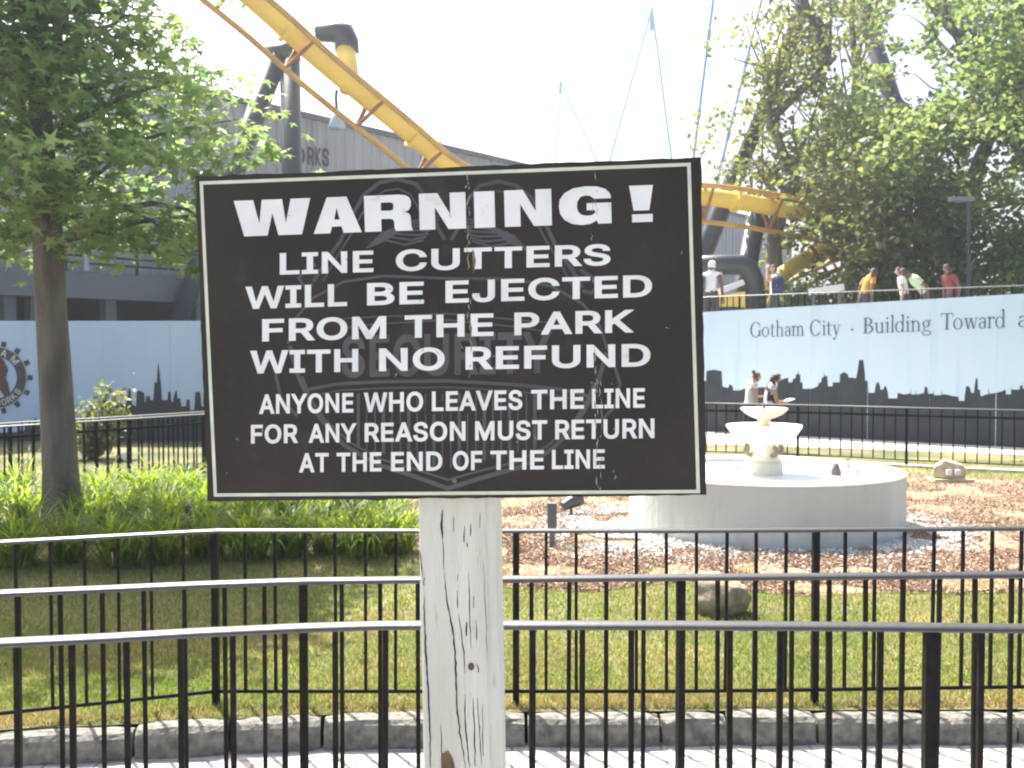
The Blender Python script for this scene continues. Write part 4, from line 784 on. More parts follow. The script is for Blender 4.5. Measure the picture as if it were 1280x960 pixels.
# ------------------------------------------------------------------ stones
def boulder(name, px, py, wpx, hpx, m, label, cat, seed, parent_mat=None, dpx=.8):
    c = gnd(px, py, ZL); d = c.y; rx = wpx*d/F/2; h = hpx*d/F; c.y += rx*dpx*.8
    bm = bmesh.new(); bmesh.ops.create_icosphere(bm, subdivisions=4, radius=1); r_ = random.Random(seed)
    pl_ = [(Vector((r_.gauss(0,1), r_.gauss(0,1), r_.gauss(0,1))).normalized(), r_.uniform(.62,.95)) for _ in range(16)] + [(Vector((.28,-.12,.95)).normalized(), .5)]
    from mathutils import noise
    for v in bm.verts:
        q = v.co.copy()
        for n_, k in pl_:
            e_ = q.dot(n_)-k
            if e_ > 0: q -= n_*e_*.85
        q += v.co*noise.noise(v.co*3+Vector((seed,0,0)))*.09 + v.co*noise.noise(v.co*9)*.03
        v.co = Vector((q.x*rx, q.y*rx*dpx, max(-.12, q.z*.62+.38)*h))
    me = bpy.data.meshes.new(name); bm.to_mesh(me); bm.free(); me.materials.append(m)
    me.polygons.foreach_set('use_smooth', [True]*len(me.polygons))
    o = bpy.data.objects.new(name, me); col.objects.link(o); o.location = c; o.rotation_euler.z = r_.uniform(-.3,.3)
    tag(o, label, cat); return o, c, rx, h
boulder('boulder', 909, 773, 82, 62, M['stone'], 'rough brown boulder on the lawn edge, seen through the fences', 'rock', 5)
o, c, rx, h = boulder('rock_speaker', 1190, 603, 46, 36, M['faux_stone'], 'imitation stone garden speaker with two pale front holes, far right of the fountain', 'speaker', 9, dpx=.6)
o.rotation_euler.z = 0
ft_ = MB().box((0,-.02,.02), (rx*2.15, rx*1.5, .05)); child_o = ft_.build('base', M['faux_stone'], o)
for dx in (-.055, .055):
    MB().box((dx, -rx*.62, h*.36), (.06, .05, .07)).build('grille', M['white'], o)
# ------------------------------------------------------------------ garden lights, litter
b_ = gnd(690, 684, ZL)
t = empty('junction_post', b_, 'short grey electrical post standing in the mulch right of the white wooden post', 'electrical post')
child(MB().box(b_+Vector((0,0,.26)), (.075,.06,.2)), 'box', M['beam'], t)
child(MB().box(b_+Vector((0,0,.07)), (.045,.04,.2)), 'stake', M['beam'], t)
child(MB().box(b_+Vector((0,0,.366)), (.085,.07,.012)), 'lid', M['beam'], t)
b_ = gnd(714, 645, ZL)
t = empty('garden_floodlight', b_, 'black floodlight just under the lower edge of the warning board', 'floodlight')
child(MB().tube([b_-Vector((0,0,.03)), b_+Vector((0,0,.1))], .014, 10), 'stake', M['rail'], t)
child(MB().tube([b_+Vector((-.08,-.03,.1)), b_+Vector((-.02,0,.13)), b_+Vector((.05,.03,.16)), b_+Vector((.09,.05,.175))], [.05,.06,.075,.08], 18), 'lamp_head', M['rail'], t, False)
b_ = gnd(236, 672, ZL)
t = empty('path_light', b_, 'small black capped stake light among the daylilies', 'garden light')
child(MB().tube([b_, b_+Vector((0,0,.18))], .016, 10), 'stake', M['beam'], t)
child(MB().lathe([(.03,.17),(.032,.26),(.036,.28),(.012,.3)], b_, 14, True), 'cap', M['rail'], t)
b_ = gnd(152, 577, ZL)
t = empty('litter', b_, 'crumpled red and white paper cup lying on the far grass', 'litter')
q = Matrix.Rotation(R(80), 3, 'Y') @ Matrix.Rotation(R(20), 3, 'X')
lc = MB().lathe([(.045,-.07),(.06,.05)], (0,0,0), 16, True); lc.v = [tuple(q @ Vector(v) + b_ + Vector((0,0,.06))) for v in lc.v]
child(lc, 'cup', M['litter'], t)
lc = MB().lathe([(.064,.05),(.064,.075)], (0,0,0), 16, True); lc.v = [tuple(q @ Vector(v) + b_ + Vector((0,0,.06))) for v in lc.v]
child(lc, 'lid', M['white'], t)

# ------------------------------------------------------------------ coaster
def spline(pts, n=8):
    out = []
    for i in range(len(pts)-1):
        p0, p1, p2, p3 = pts[max(i-1,0)], pts[i], pts[i+1], pts[min(i+2,len(pts)-1)]
        for k in range(n):
            t = k/n; out.append(.5*((2*p1)+(p2-p0)*t+(2*p0-5*p1+4*p2-p3)*t*t+(3*p1-p0-3*p2+p3)*t**3))
    out.append(pts[-1]); return out
track_px = [(80,-190,20.6),(210,-88,21.6),(318,0,22.5),(400,74,23.4),(500,156,24.6),(562,205,25.3),(625,236,26),(700,248,26.6),(790,244,27),(878,246,27.4),(960,258,28),(1040,276,28.9),(1072,291,29.2),(1076,303,29.6),(1050,310,29.6),(1012,322,29),(975,346,28.4),(940,388,27.8)]
tp = spline([at(*p) for p in track_px], 8)
ct = empty('coaster_track', (at(310,0,22.5).x, 22.5, 0), 'yellow inverted coaster track with a thick spine and twin rails sweeping behind the sign', 'coaster track')
child(MB().tube(tp, .225, 18), 'spine', M['track'], ct, True)
rails = ([], []); ties = []
acc = 0
for i, p in enumerate(tp):
    t = (tp[min(i+1,len(tp)-1)]-tp[max(i-1,0)]).normalized(); side = t.cross(Vector((0,0,1))).normalized(); up = side.cross(t)
    rho = R(36 if i < 40 else 36+min(24,(i-40)*.9) if i < 96 else max(0, 60-(i-96)*3)); side, up = side*math.cos(rho)+up*math.sin(rho), up*math.cos(rho)-side*math.sin(rho)
    for k, sgn in enumerate((-1, 1)): rails[k].append(p - up*.5 + side*sgn*.5)
    if i: acc += (p-tp[i-1]).length
    if acc > 1.75: acc = 0; ties.append((p, side, up, t))
for r_ in rails: child(MB().tube(r_, .065, 10), 'rail', M['track_rail'], ct, True)
for p, side, up, t in ties:
    m_ = MB()
    for sgn in (-1, 1):
        m_.beam(p+side*sgn*.2+up*.1, p-up*.5+side*sgn*.5, .05, .09, t)
        m_.beam(p+side*sgn*.15+up*.32, p+side*sgn*.3+up*.0, .05, .1, t)
    m_.beam(p-up*.47-side*.5, p-up*.47+side*.5, .05, .08, t); child(m_, 'tie', M['tie'], ct)
for i in range(6, len(tp)-2, 14):
    t_ = (tp[i+1]-tp[i]).normalized(); child(MB().tube([tp[i]-t_*.05, tp[i]+t_*.05], .3, 18), 'flange', M['track'], ct)
# black supports
def support(name, label, segs, rpx, extra=None, cat='coaster support', grp='black coaster supports'):
    base = min((p for s_ in segs for p in s_), key=lambda q: q.z)
    t = empty(name, Vector((base.x, base.y, 0)), label, cat, grp)
    for s_ in segs: child(MB().tube(s_, rpx, 20), 'column', M['support'], t, True)
    return t
def down(px0, py0, px1, py1, d):   # straight leg through two pixels at distance d, run on down to the ground
    a, b = at(px0, py0, d), at(px1, py1, d); k = (a.z+.1)/(a.z-b.z); return [a, a+(b-a)*k]
t = support('coaster_support', 'pair of black columns, one leaning, holding the track above the warehouse roof', [down(362,62,365,213,24.3), down(348,68,304,185,24.2)], .235)
child(MB().tube([at(335,72,24.2), at(372,62,24.3)], .25, 18), 'head', M['support'], t, True)
for px in ((330,150,24.2),):
    child(MB().tube([at(322,142,24.25), at(366,148,24.3)], .05, 10), 'brace', M['support'], t)
t = empty('coaster_support', (*at(432,440,24.7).xy, 0), 'black elbow headed support rising behind the yellow track', 'coaster support', 'black coaster supports')
child(MB().tube([at(432,56,24.7), at(437,112,24.3)], .24, 18), 'column', M['track'], t, True)  # added yellow stub, standing in for flare and the sunlit spine top
hd = [at(434,66,24.7), at(433,52,24.7), at(430,43,24.7), at(420,40,24.7), at(395,42,24.7)]
child(MB().tube(hd, [.28,.29,.29,.25,.18], 18), 'head', M['support'], t, True)
support('coaster_support', 'long black support leaning left behind the right end of the sign', [down(1003,5,880,318,30.5)], .27)
t = support('coaster_support', 'short black column with a horizontal pipe elbow right of the sign', [down(947,262,934,335,28.6), [at(840,334,27.6), at(905,331,27.6), at(926,331,27.6), at(936,336,27.6), at(942,350,27.6), Vector((*at(950,390,27.6).xy, 2.1))]], .27)
support('coaster_support', 'black leaning column half hidden in the right hand tree', [down(1062,-40,1130,170,36)], .3)
# hanger lamp below the track
lp_ = at(421, 150, 24.5)
t = empty('hanging_lamp', lp_, 'small lamp hanging on a dark bracket below the yellow track', 'lamp')
child(MB().tube([at(421,112,24.2), at(420,122,24.3), at(421,138,24.5)], .035, 8), 'bracket', M['support'], t)
child(MB().lathe([(.02,.2),(.08,.17),(.14,.02),(.2,-.16),(.19,-.2),(.05,-.21)], lp_, 16), 'shade', M['bluepole'], t, True)
# teal rope masts and blue poles beyond
def mast(name, label, peak, l, r_, d, rad, m, cap):
    P_ = at(*peak, d); t = empty(name, (P_.x, P_.y, 0), label, 'ride mast', 'tall masts beyond the sign')
    for k, q in enumerate((l, r_)):
        b = at(*q, d); s_ = (P_.z)/(P_.z-b.z); e_ = P_+(b-P_)*s_; e_.y += (-2.5 if k else 2.5)
        child(MB().tube([P_, e_], rad, 8), 'leg', m, t)
    a = at(*peak, d); child(MB().tube([a+Vector((0,0,.25)), a-Vector((0,0,cap))], [.03, rad*2.6], 8), 'tip', M['bluepole'], t)
mast('ride_mast', 'shorter pale teal A shaped mast rising above the middle of the sign', (700,101), (695.5,198), (739,190), 75, .06, M['teal'], .9)
mast('ride_mast', 'taller pale teal A shaped mast rising above the sign near the exclamation mark', (815,10), (766,190), (835,193), 62, .065, M['teal'], 1.3)
for px0, py0, px1, py1, lab in ((897,-45,867,195,'straight pale blue pole rising from the top right corner of the sign'), (953,-5,893,240,'leaning pale blue pole between the sign corner and the right tree')):
    a, b = down(px0, py0, px1, py1, 40); t = empty('leaning_pole', (b.x, b.y, 0), lab, 'pole', 'pale blue poles')
    child(MB().tube([a, b], .06, 10), 'pole', M['bluepole'], t)
    for k in (.25, .55): q = a.lerp(b, k*.6); child(MB().tube([q, q+(b-a).normalized()*.35], .09, 10), 'collar', M['bluepole'], t)
# street lamp on the walkway
b_ = at(1211, 380, 23.5); b_.z = 2.15
t = empty('street_lamp', b_, 'thin black lamp post with a flat head before the right tree', 'street lamp')
tp_ = at(1211, 252, 23.5)
child(MB().tube([b_, tp_], [.055,.04], 10), 'pole', M['support'], t)
child(MB().box(tp_+Vector((-.17,0,.05)), (.52,.2,.1)), 'lamp_head', M['beam'], t)
# yellow machine and pale board on the walkway
b_ = at(908, 372, 26.4); b_.z = 2.15
t = empty('ride_cabinet', b_, 'yellow ride cabinet with a slanted white lid behind the walkway fence', 'cabinet')
child(MB().add([b_+Vector(v) for v in ((-.45,-.25,.74),(.42,-.25,.74),(.42,.25,.74),(-.45,.25,.74),(-.45,-.25,1.0),(.42,-.25,1.12),(.42,.25,1.12),(-.45,.25,1.0))], [(3,2,1,0),(4,5,6,7),(0,1,5,4),(1,2,6,5),(2,3,7,6),(3,0,4,7)]), 'body', M['track'], t)
child(MB().box(b_+Vector((0,0,.37)), (.6,.4,.74)), 'base', M['support'], t)
child(MB().beam(b_+Vector((-.2,-.05,1.12)), b_+Vector((.4,-.05,1.36)), .3, .14), 'lid', M['white'], t)
b_ = at(1033, 372, 25.2); b_.z = 2.15
t = empty('barrier_board', b_, 'pale tilted board on two legs in front of the tree', 'barrier')
child(MB().beam(b_+Vector((-.42,0,1.05)), b_+Vector((.42,0,1.17)), .06, .16), 'board', M['white'], t)
for dx in (-.33,.33): child(MB().beam(b_+Vector((dx,0,0)), b_+Vector((dx,0,1.02)), .06, .06), 'leg', M['beam'], t)
# ------------------------------------------------------------------ people
SKCLOTH = {}
def cloth(name, c):
    if name not in SKCLOTH: SKCLOTH[name] = mat(name, c, .85, tuple(x*.82 for x in c), 9, bump=.2, bscale=30)
    return SKCLOTH[name]
def person(label, base, face, h, shirt, trousers, hair, skin='skin', arms=None, bow=0.0, lean=0.0, longhair=False, bun=False, sleeveless=False, cap=None, group=None, vest=None):
    """face: heading in degrees (0 = +X). local x forward, y left. arms: (elbow, wrist) per side in local metres for a 1.75 m body"""
    k = h/1.75
    def ln(v):                                    # lean the trunk forward from the hips
        x, y, z = v
        if z > .95: d = z-.95; return (x+math.sin(lean)*d, y, .95+d*math.cos(lean))
        return v
    V_ = {}
    def a(n, v, r, lean_=True): V_[n] = (ln(v) if lean_ else v, r)
    a('pelvis', (0,0,.97), .135); a('waist', (0,0,1.1), .118); a('chest', (.01,0,1.28), .138); a('neckbase', (0,0,1.44), .085); a('neck', (.015,0,1.5), .056)
    hx = .02 + .1*bow; a('jaw', (hx+.02,0,1.575-.02*bow), .074); a('skull', (hx+.01+.05*bow,0,1.665-.03*bow), .098); a('crown', (hx+.05*bow,0,1.72-.03*bow), .062)
    a('nose', (hx+.125+.02*bow,0,1.61-.06*bow), .014)
    E_ = [('pelvis','waist'),('waist','chest'),('chest','neckbase'),('neckbase','neck'),('neck','jaw'),('jaw','skull'),('skull','crown'),('jaw','nose')]
    arms = arms or [((-.02,.25,1.14),(.05,.25,.9)), ((-.02,-.25,1.14),(.05,-.25,.9))]
    for i, sgn in enumerate((1,-1)):
        s = 'LR'[i]; el, wr = arms[i]
        a('sh'+s, (0,sgn*.175,1.4), .062); a('el'+s, el, .044); a('wr'+s, wr, .03)
        d = (Vector(ln(wr))-Vector(ln(el))).normalized(); sd = d.cross(Vector((0,0,1)))
        if sd.length < .2: sd = d.cross(Vector((1,0,0)))
        sd.normalize(); nm = sd.cross(d); w0 = Vector(ln(wr))
        def p_(n, v, r): V_[n] = (tuple(v), r)
        p_('pa'+s, w0+d*.06, .034)
        E_ += [('neckbase','sh'+s),('sh'+s,'el'+s),('el'+s,'wr'+s),('wr'+s,'pa'+s)]
        for f_, (o_, l_) in enumerate(((-.03,.075),(-.01,.088),(.011,.082),(.031,.062))):
            p_(f'k{f_}'+s, w0+d*.1+sd*o_, .0105); p_(f't{f_}'+s, w0+d*(.1+l_*.6)+sd*o_*1.1-nm*.012, .009); p_(f'u{f_}'+s, w0+d*(.1+l_)+sd*o_*1.1-nm*.035, .0075)
            E_ += [('pa'+s,f'k{f_}'+s),(f'k{f_}'+s,f't{f_}'+s),(f't{f_}'+s,f'u{f_}'+s)]
        p_('h0'+s, w0+d*.05-sd*.045, .011); p_('h1'+s, w0+d*.1-sd*.06-nm*.015, .009); E_ += [('pa'+s,'h0'+s),('h0'+s,'h1'+s)]
        a('hip'+s, (0,sgn*.09,.9), .1); a('kn'+s, (.02,sgn*.1,.5), .06); a('an'+s, (-.01,sgn*.105,.09), .042); a('to'+s, (.15,sgn*.12,.04), .036)
        E_ += [('pelvis','hip'+s),('hip'+s,'kn'+s),('kn'+s,'an'+s),('an'+s,'to'+s)]
    names = list(V_); ix = {n: i for i, n in enumerate(names)}
    me = bpy.data.meshes.new('person'); me.from_pydata([tuple(c*k for c in V_[n][0]) for n in names], [(ix[p], ix[q]) for p, q in E_], []); me.update()
    o = bpy.data.objects.new('person', me); col.objects.link(o)
    md = o.modifiers.new('skin', 'SKIN'); md.use_smooth_shade = True; md.branch_smoothing = .4
    if not me.skin_vertices: me.attributes  # layer is made by the modifier stack
    sv = me.skin_vertices[0].data if me.skin_vertices else None
    if sv is None:
        bm = bmesh.new(); bm.from_mesh(me); bm.verts.layers.skin.verify(); bm.to_mesh(me); bm.free(); sv = me.skin_vertices[0].data
    for i, n in enumerate(names): r = V_[n][1]*k; sv[i].radius = (r, r); sv[i].use_root = (n == 'pelvis')
    s2 = o.modifiers.new('subd', 'SUBSURF'); s2.levels = s2.render_levels = 2
    dg = bpy.context.evaluated_depsgraph_get(); body = bpy.data.meshes.new_from_object(o.evaluated_get(dg))
    o.modifiers.clear(); o.data = body; body.materials.clear(); body.materials.append(M[skin])
    o.location = base; o.rotation_euler.z = R(face); tag(o, label, 'person', group)
    bones = [(p, q, Vector(V_[p][0])*k, Vector(V_[q][0])*k) for p, q in E_]
    def near(c):
        best = None
        for p, q, A, B in bones:
            d = B-A; t = max(0, min(1, (c-A).dot(d)/max(d.length_squared,1e-9))); dist = (c-(A+d*t)).length - (V_[p][1]+(V_[q][1]-V_[p][1])*t)*k
            if best is None or dist < best[0]: best = (dist, p, q, t)
        return best
    up_ = [v.co.copy() for v in body.vertices]; nr_ = [v.normal.copy() for v in body.vertices]
    cls = []
    for p in body.polygons:
        _, A, B, t = near(p.center); cls.append((A, B, t))
    def shell(name, test, off, m):
        used = {}; mb = MB()
        for p, c in zip(body.polygons, cls):
            if not test(*c, p.center): continue
            f = []
            for vi in p.vertices:
                if vi not in used: used[vi] = len(mb.v); mb.v.append(tuple(up_[vi]+nr_[vi]*off*k))
                f.append(used[vi])
            mb.f.append(tuple(f))
        if mb.f:
            c = mb.build(name, m, o, True); return c
    tors = {'pelvis','waist','chest','neckbase'}
    shell('shirt', lambda A, B, t, c: (A in tors and B in tors) or (A == 'neckbase' and B[:2] == 'sh') or (A[:2] == 'sh' and t < (.08 if sleeveless else .55)), .014, shirt)
    if vest: shell('vest', lambda A, B, t, c: A in tors and B in tors and abs(c.y) < .11*k and c.x > -.02, .024, vest)
    shell('trousers', lambda A, B, t, c: B[:3] == 'hip' or A[:3] == 'hip' or (A[:2] == 'kn' and t < .85) or (A == 'pelvis' and t < .3), .018, trousers)
    shell('shoes', lambda A, B, t, c: A[:2] == 'an' or (A[:2] == 'kn' and t > .93), .008, M['fixture'])
    hc = Vector(V_['skull'][0])*k; jw = Vector(V_['jaw'][0])*k
    hm = cap or hair
    shell('hair' if not cap else 'cap', lambda A, B, t, c: (A in ('jaw','skull') and B != 'nose') and ((c.z > hc.z+.012*k and c.x < hc.x+.085*k) or c.x < hc.x-.012*k) , .018, hm)
    ex = MB()
    if longhair: ex.tube([hc+Vector((-.08,0,.03))*k, hc+Vector((-.115,0,-.08))*k, hc+Vector((-.1,0,-.2))*k, hc+Vector((-.09,0,-.27))*k], [.06*k,.07*k,.055*k,.02*k], 10)
    if bun: ex.lathe([(.001,.05*k),(.03*k,.045*k),(.045*k,.0),(.03*k,-.035*k),(.001,-.04*k)], hc+Vector((-.09,0,.07))*k, 10)
    if ex.v: ex.build('hair', hair, o, True)
    ey = MB()
    for sgn in (1,-1): ey.lathe([(.0005,.011*k),(.009*k,.005*k),(.011*k,0),(.009*k,-.005*k),(.0005,-.011*k)], jw.lerp(hc,.55)+Vector((.078,sgn*.034,0))*k, 8)
    ey.build('eyes', M['crack'], o)
    mo = MB().box(jw+Vector((.07,0,-.012))*k, (.012*k,.045*k,.01*k)); mo.build('mouth', M['chip'], o)
    return o
def stand(px, d, z): p = at(px, 440, d); return Vector((p.x, p.y, z))
G3 = 'people on the raised walkway'
person('young person with auburn hair in a bun and white top behind the upper fountain bowl', stand(937, 17.3, .13), 12, 1.31, cloth('white_top', (.75,.74,.76)), cloth('dark_blue', (.03,.035,.07)), M['hair_red'],
       arms=[((.08,.22,1.12),(.3,.16,1.16)), ((.06,-.2,1.1),(.1,-.2,.86))], bow=.5, lean=.12, bun=True, sleeveless=True)
g2 = person('young person in a white and dark top reading something held in both hands', stand(960, 17.0, .13), 8, 1.3, cloth('white_top', (.75,.74,.76)), cloth('dark_blue', (.03,.035,.07)), M['hair_dark'],
       arms=[((.1,.2,1.12),(.34,.08,1.08)), ((.1,-.22,1.1),(.34,-.08,1.06))], bow=.6, lean=.15, longhair=True, sleeveless=True, vest=cloth('dark_blue', (.03,.035,.07)))
bk_ = stand(960, 17.0, .13)
t = MB(); cst = bk_ + Vector((.36,.03,.82)); t.beam(cst+Vector((-.06,-.08,0)), cst+Vector((.06,.06,.03)), .12, .015)
tag(t.build('booklet', M['white'], None, loc=cst), 'small pale booklet held by the right hand person at the fountain', 'booklet')
vest = MB(); 
person('person in white sleeveless shirt and white cap at the walkway fence beside the sign', stand(889, 24.9, 2.15), 60, 1.8, cloth('white_shirt', (.8,.8,.82)), cloth('dark_grey', (.06,.06,.07)), M['hair_dark'], 'skin_dark',
       sleeveless=True, cap=M['white'], group=G3)
pb_ = stand(968, 24.6, 2.15)
person('person in a white sleeveless shirt wearing a dark blue backpack, one arm raised', pb_, 175, 1.68, cloth('white_shirt', (.8,.8,.82)), cloth('dark_grey', (.06,.06,.07)), M['hair_dark'], 'skin',
       arms=[((.22,.24,1.3),(.2,.14,1.58)), ((.0,-.26,1.14),(.1,-.25,.92))], sleeveless=True, group=G3)
bp0 = pb_ + Vector((.02,-.2,1.17)); t = empty('backpack', bp0, 'dark blue backpack worn by the person with one arm raised', 'backpack')
child(MB().lathe([(.001,-.22),(.13,-.2),(.15,-.05),(.14,.12),(.09,.2),(.001,.22)], bp0, 16), 'bag', cloth('navy', (.02,.025,.08)), t, True)
child(MB().lathe([(.001,-.09),(.08,-.08),(.09,0),(.07,.05),(.001,.06)], bp0+Vector((-.05,-.1,-.06)), 12), 'pocket', cloth('navy', (.02,.025,.08)), t, True)
person('person in an orange shirt leaning forward at the walkway fence', stand(1079, 23.3, 2.15), 20, 1.55, cloth('orange_shirt', (.55,.27,.05)), cloth('dark_grey', (.06,.06,.07)), M['hair_dark'], 'skin_dark', lean=.35, bow=.4, group=G3)
person('person in a white shirt standing left of the pale green shirt on the walkway', stand(1131, 22.9, 2.15), 150, 1.5, cloth('white_shirt', (.8,.8,.82)), cloth('dark_grey', (.06,.06,.07)), M['hair_dark'], 'skin', lean=.2, group=G3)
person('person in a pale green shirt bending far over on the walkway', stand(1158, 22.6, 2.15), 178, 1.62, cloth('green_shirt', (.5,.6,.42)), cloth('dark_grey', (.06,.06,.07)), M['hair_dark'], 'skin_dark', lean=.75, bow=.5, group=G3)
person('person in a dark red shirt at the right end of the walkway', stand(1190, 22.2, 2.15), 200, 1.5, cloth('red_shirt', (.2,.05,.05)), cloth('dark_grey', (.06,.06,.07)), M['hair_dark'], 'skin_dark', lean=.25, group=G3)
# ------------------------------------------------------------------ plants
def leaf_mesh(name, P_, size, shape, m, parent, droop=.35, up=None, seed=1):
    """P_: n x 3 centres; each leaf is one small polygon with its own tilt"""
    g = np.random.default_rng(seed); n = len(P_)
    nz = g.normal(0, droop, (n,3)); nz[:,2] += 1; nz /= np.linalg.norm(nz, axis=1)[:,None]
    a = g.normal(0, 1, (n,3)); a -= nz*(a*nz).sum(1)[:,None]; a /= np.linalg.norm(a, axis=1)[:,None]; b = np.cross(nz, a)
    sz = size*g.uniform(.6, 1.25, n); m_ = len(shape)
    X = np.array([s[0] for s in shape]); Y = np.array([s[1] for s in shape]); Z = np.array([s[2] if len(s) > 2 else 0 for s in shape])
    V = P_[:,None,:] + (X[None,:,None]*a[:,None,:] + Y[None,:,None]*b[:,None,:] + Z[None,:,None]*nz[:,None,:])*sz[:,None,None]
    return poly_mesh(name, V.reshape(-1,3), m_, m, parent)
def poly_mesh(name, V, m_, m, parent):
    off = Vector((0,0,0)); q = parent
    while q: off += q.location; q = q.parent
    V = V - np.array(off); nv = len(V); n = nv//m_
    me = bpy.data.meshes.new(name); me.vertices.add(nv); me.vertices.foreach_set('co', V.astype(np.float32).ravel())
    me.loops.add(nv); me.loops.foreach_set('vertex_index', np.arange(nv, dtype=np.int32)); me.polygons.add(n)
    me.polygons.foreach_set('loop_start', np.arange(0, nv, m_, dtype=np.int32)); me.update(calc_edges=True); me.validate()
    me.materials.append(m); o = bpy.data.objects.new(name, me); col.objects.link(o)
    if parent: o.parent = parent
    return o
STAR = []
for k in range(5):
    a = 90 + k*72; l = (1, .95, .72, .72, .95)[k]
    STAR += [(l*math.cos(R(a))*.62, l*math.sin(R(a))*.62, -.12*l), (.2*math.cos(R(a+36)), .2*math.sin(R(a+36)), 0)]
OVAL = [(-.5,0,-.06),(-.2,-.3,.05),(.2,-.27,.05),(.55,0,-.1),(.2,.27,.05),(-.2,.3,.05)]
def limbs(root, pts, rads, m, par, name):
    return child(MB().tube(pts, rads, 9), name, m, par, True)
def wob(a, b, n, amp, g):
    out = []
    for i in range(n+1):
        t = i/n; p = a.lerp(b, t); p += Vector((g.gauss(0,amp), g.gauss(0,amp), g.gauss(0,amp)*.5 + math.sin(PI*t)*amp*1.5))*(1 if 0 < i < n else 0); out.append(p)
    return out
# the near tree left of the sign
g = random.Random(3)
tb0 = gnd(78, 658, ZL); 
nt_ = empty('maple_tree', tb0, 'broad leafed tree with straight grey trunk rising from the daylilies at the left', 'tree')
top = tb0 + Vector((-.25,.1,7.2))
tk = [tb0+Vector((0,0,-.05)), tb0+Vector((0,0,.12)), tb0+Vector((-.01,0,.5)), tb0+Vector((-.04,0,1.3)), tb0+Vector((-.075,0,2.0)), tb0+Vector((-.11,.02,2.7)), tb0+Vector((-.15,.02,3.5)), tb0+Vector((-.2,.05,4.6)), tb0+Vector((-.22,.05,5.8)), top]
tm = MB().tube(tk, [.215,.185,.16,.148,.138,.13,.11,.085,.05,.015], 28)
tm.v = [(x+g.gauss(0,.0022), y+g.gauss(0,.0022), z) for x, y, z in tm.v]
trunk = child(tm, 'trunk', M['bark'], nt_, True)
cl = []
def axis(z):
    for a, b in zip(tk, tk[1:]):
        if a.z <= z <= b.z: return a.lerp(b, (z-a.z)/(b.z-a.z))
    return tk[-1]
def rad_at(z):
    pts = [(2.75,1.6),(3.0,2.05),(3.5,2.02),(4.0,1.75),(4.4,1.5),(4.8,1.2),(5.3,1.15),(6,.95),(7.2,.15)]
    for (a, r0), (b, r1) in zip(pts, pts[1:]):
        if a <= z <= b: return r0+(r1-r0)*(z-a)/(b-a)
    return .1
nb = 0
for i in range(44):
    z0 = 2.85 + 3.9*(i/44)**1.1; a = i*2.399+g.uniform(-.3,.3); rr = rad_at(min(7.1, z0+.25))*g.uniform(.82,1.08)
    p0 = axis(z0-.1); p1 = axis(z0)+Vector((math.cos(a)*rr, math.sin(a)*rr, .28*rr - (.3 if z0 < 3.4 else .0)))
    ln_ = wob(p0, p1, 5, .05, g); limbs(None, ln_, [.038-.0006*i, .03, .024, .017, .01, .004], M['bark'], nt_, 'branch'); nb += 1
    for t in np.linspace(.22, 1, 8):
        q = p0.lerp(p1, t); sp = .16+.2*t
        for _ in range(3): cl.append((q.x+g.gauss(0,sp), q.y+g.gauss(0,sp), q.z+g.gauss(0,.13)-.03, .15))
# the long low limb to the right, with its drooping leaves
p0 = axis(2.72); lb = [p0, at(110,282,9.75), at(150,262,9.7), at(190,254,9.65), at(235,262,9.6), at(262,285,9.6)]
limbs(None, lb, [.05,.042,.034,.026,.016,.006], M['bark'], nt_, 'branch')
limbs(None, [at(160,262,9.7), at(190,276,9.6), at(215,296,9.55), at(240,322,9.5)], [.016,.012,.008,.004], M['bark'], nt_, 'branch')
for x, y, s_ in ((130,285,.12),(150,295,.14),(170,290,.15),(190,300,.14),(205,285,.15),(225,300,.13),(240,290,.15),(215,312,.1),(240,322,.09),(235,270,.15),(165,278,.15),(100,290,.12),(185,312,.07),(262,296,.12),(248,335,.05),(285,215,.14),(300,200,.14),(318,190,.1),(335,186,.07),(270,230,.14),(262,255,.12),(20,300,.12),(0,312,.12),(-30,320,.16),(40,294,.1)):
    q = at(x, y, 9.6)
    for _ in range(2): cl.append((q.x+g.gauss(0,.05), q.y+g.gauss(0,.25), q.z, s_))
for x, y, s_ in ((90,235,.14),(30,60,.2),(60,100,.2),(130,60,.2),(170,40,.2),(190,20,.14),(200,70,.14),(225,120,.14),(245,100,.12),(10,180,.2),(100,170,.2),(150,190,.2),(200,200,.18),(240,190,.14),(255,150,.12)):
    q = at(x, y, 8.9); cl.append((q.x, q.y+g.uniform(-.4,.4), q.z, s_))
P_ = []
for x, y, z, s_ in cl:
    k = rng.integers(9, 17); P_.append(np.array([x,y,z]) + rng.normal(0, 1, (k,3))*np.array([s_, s_, s_*.55]))
P_ = np.concatenate(P_); leaf_mesh('crown', P_, .15, STAR, M['leaf_near'], nt_, .42, seed=4)

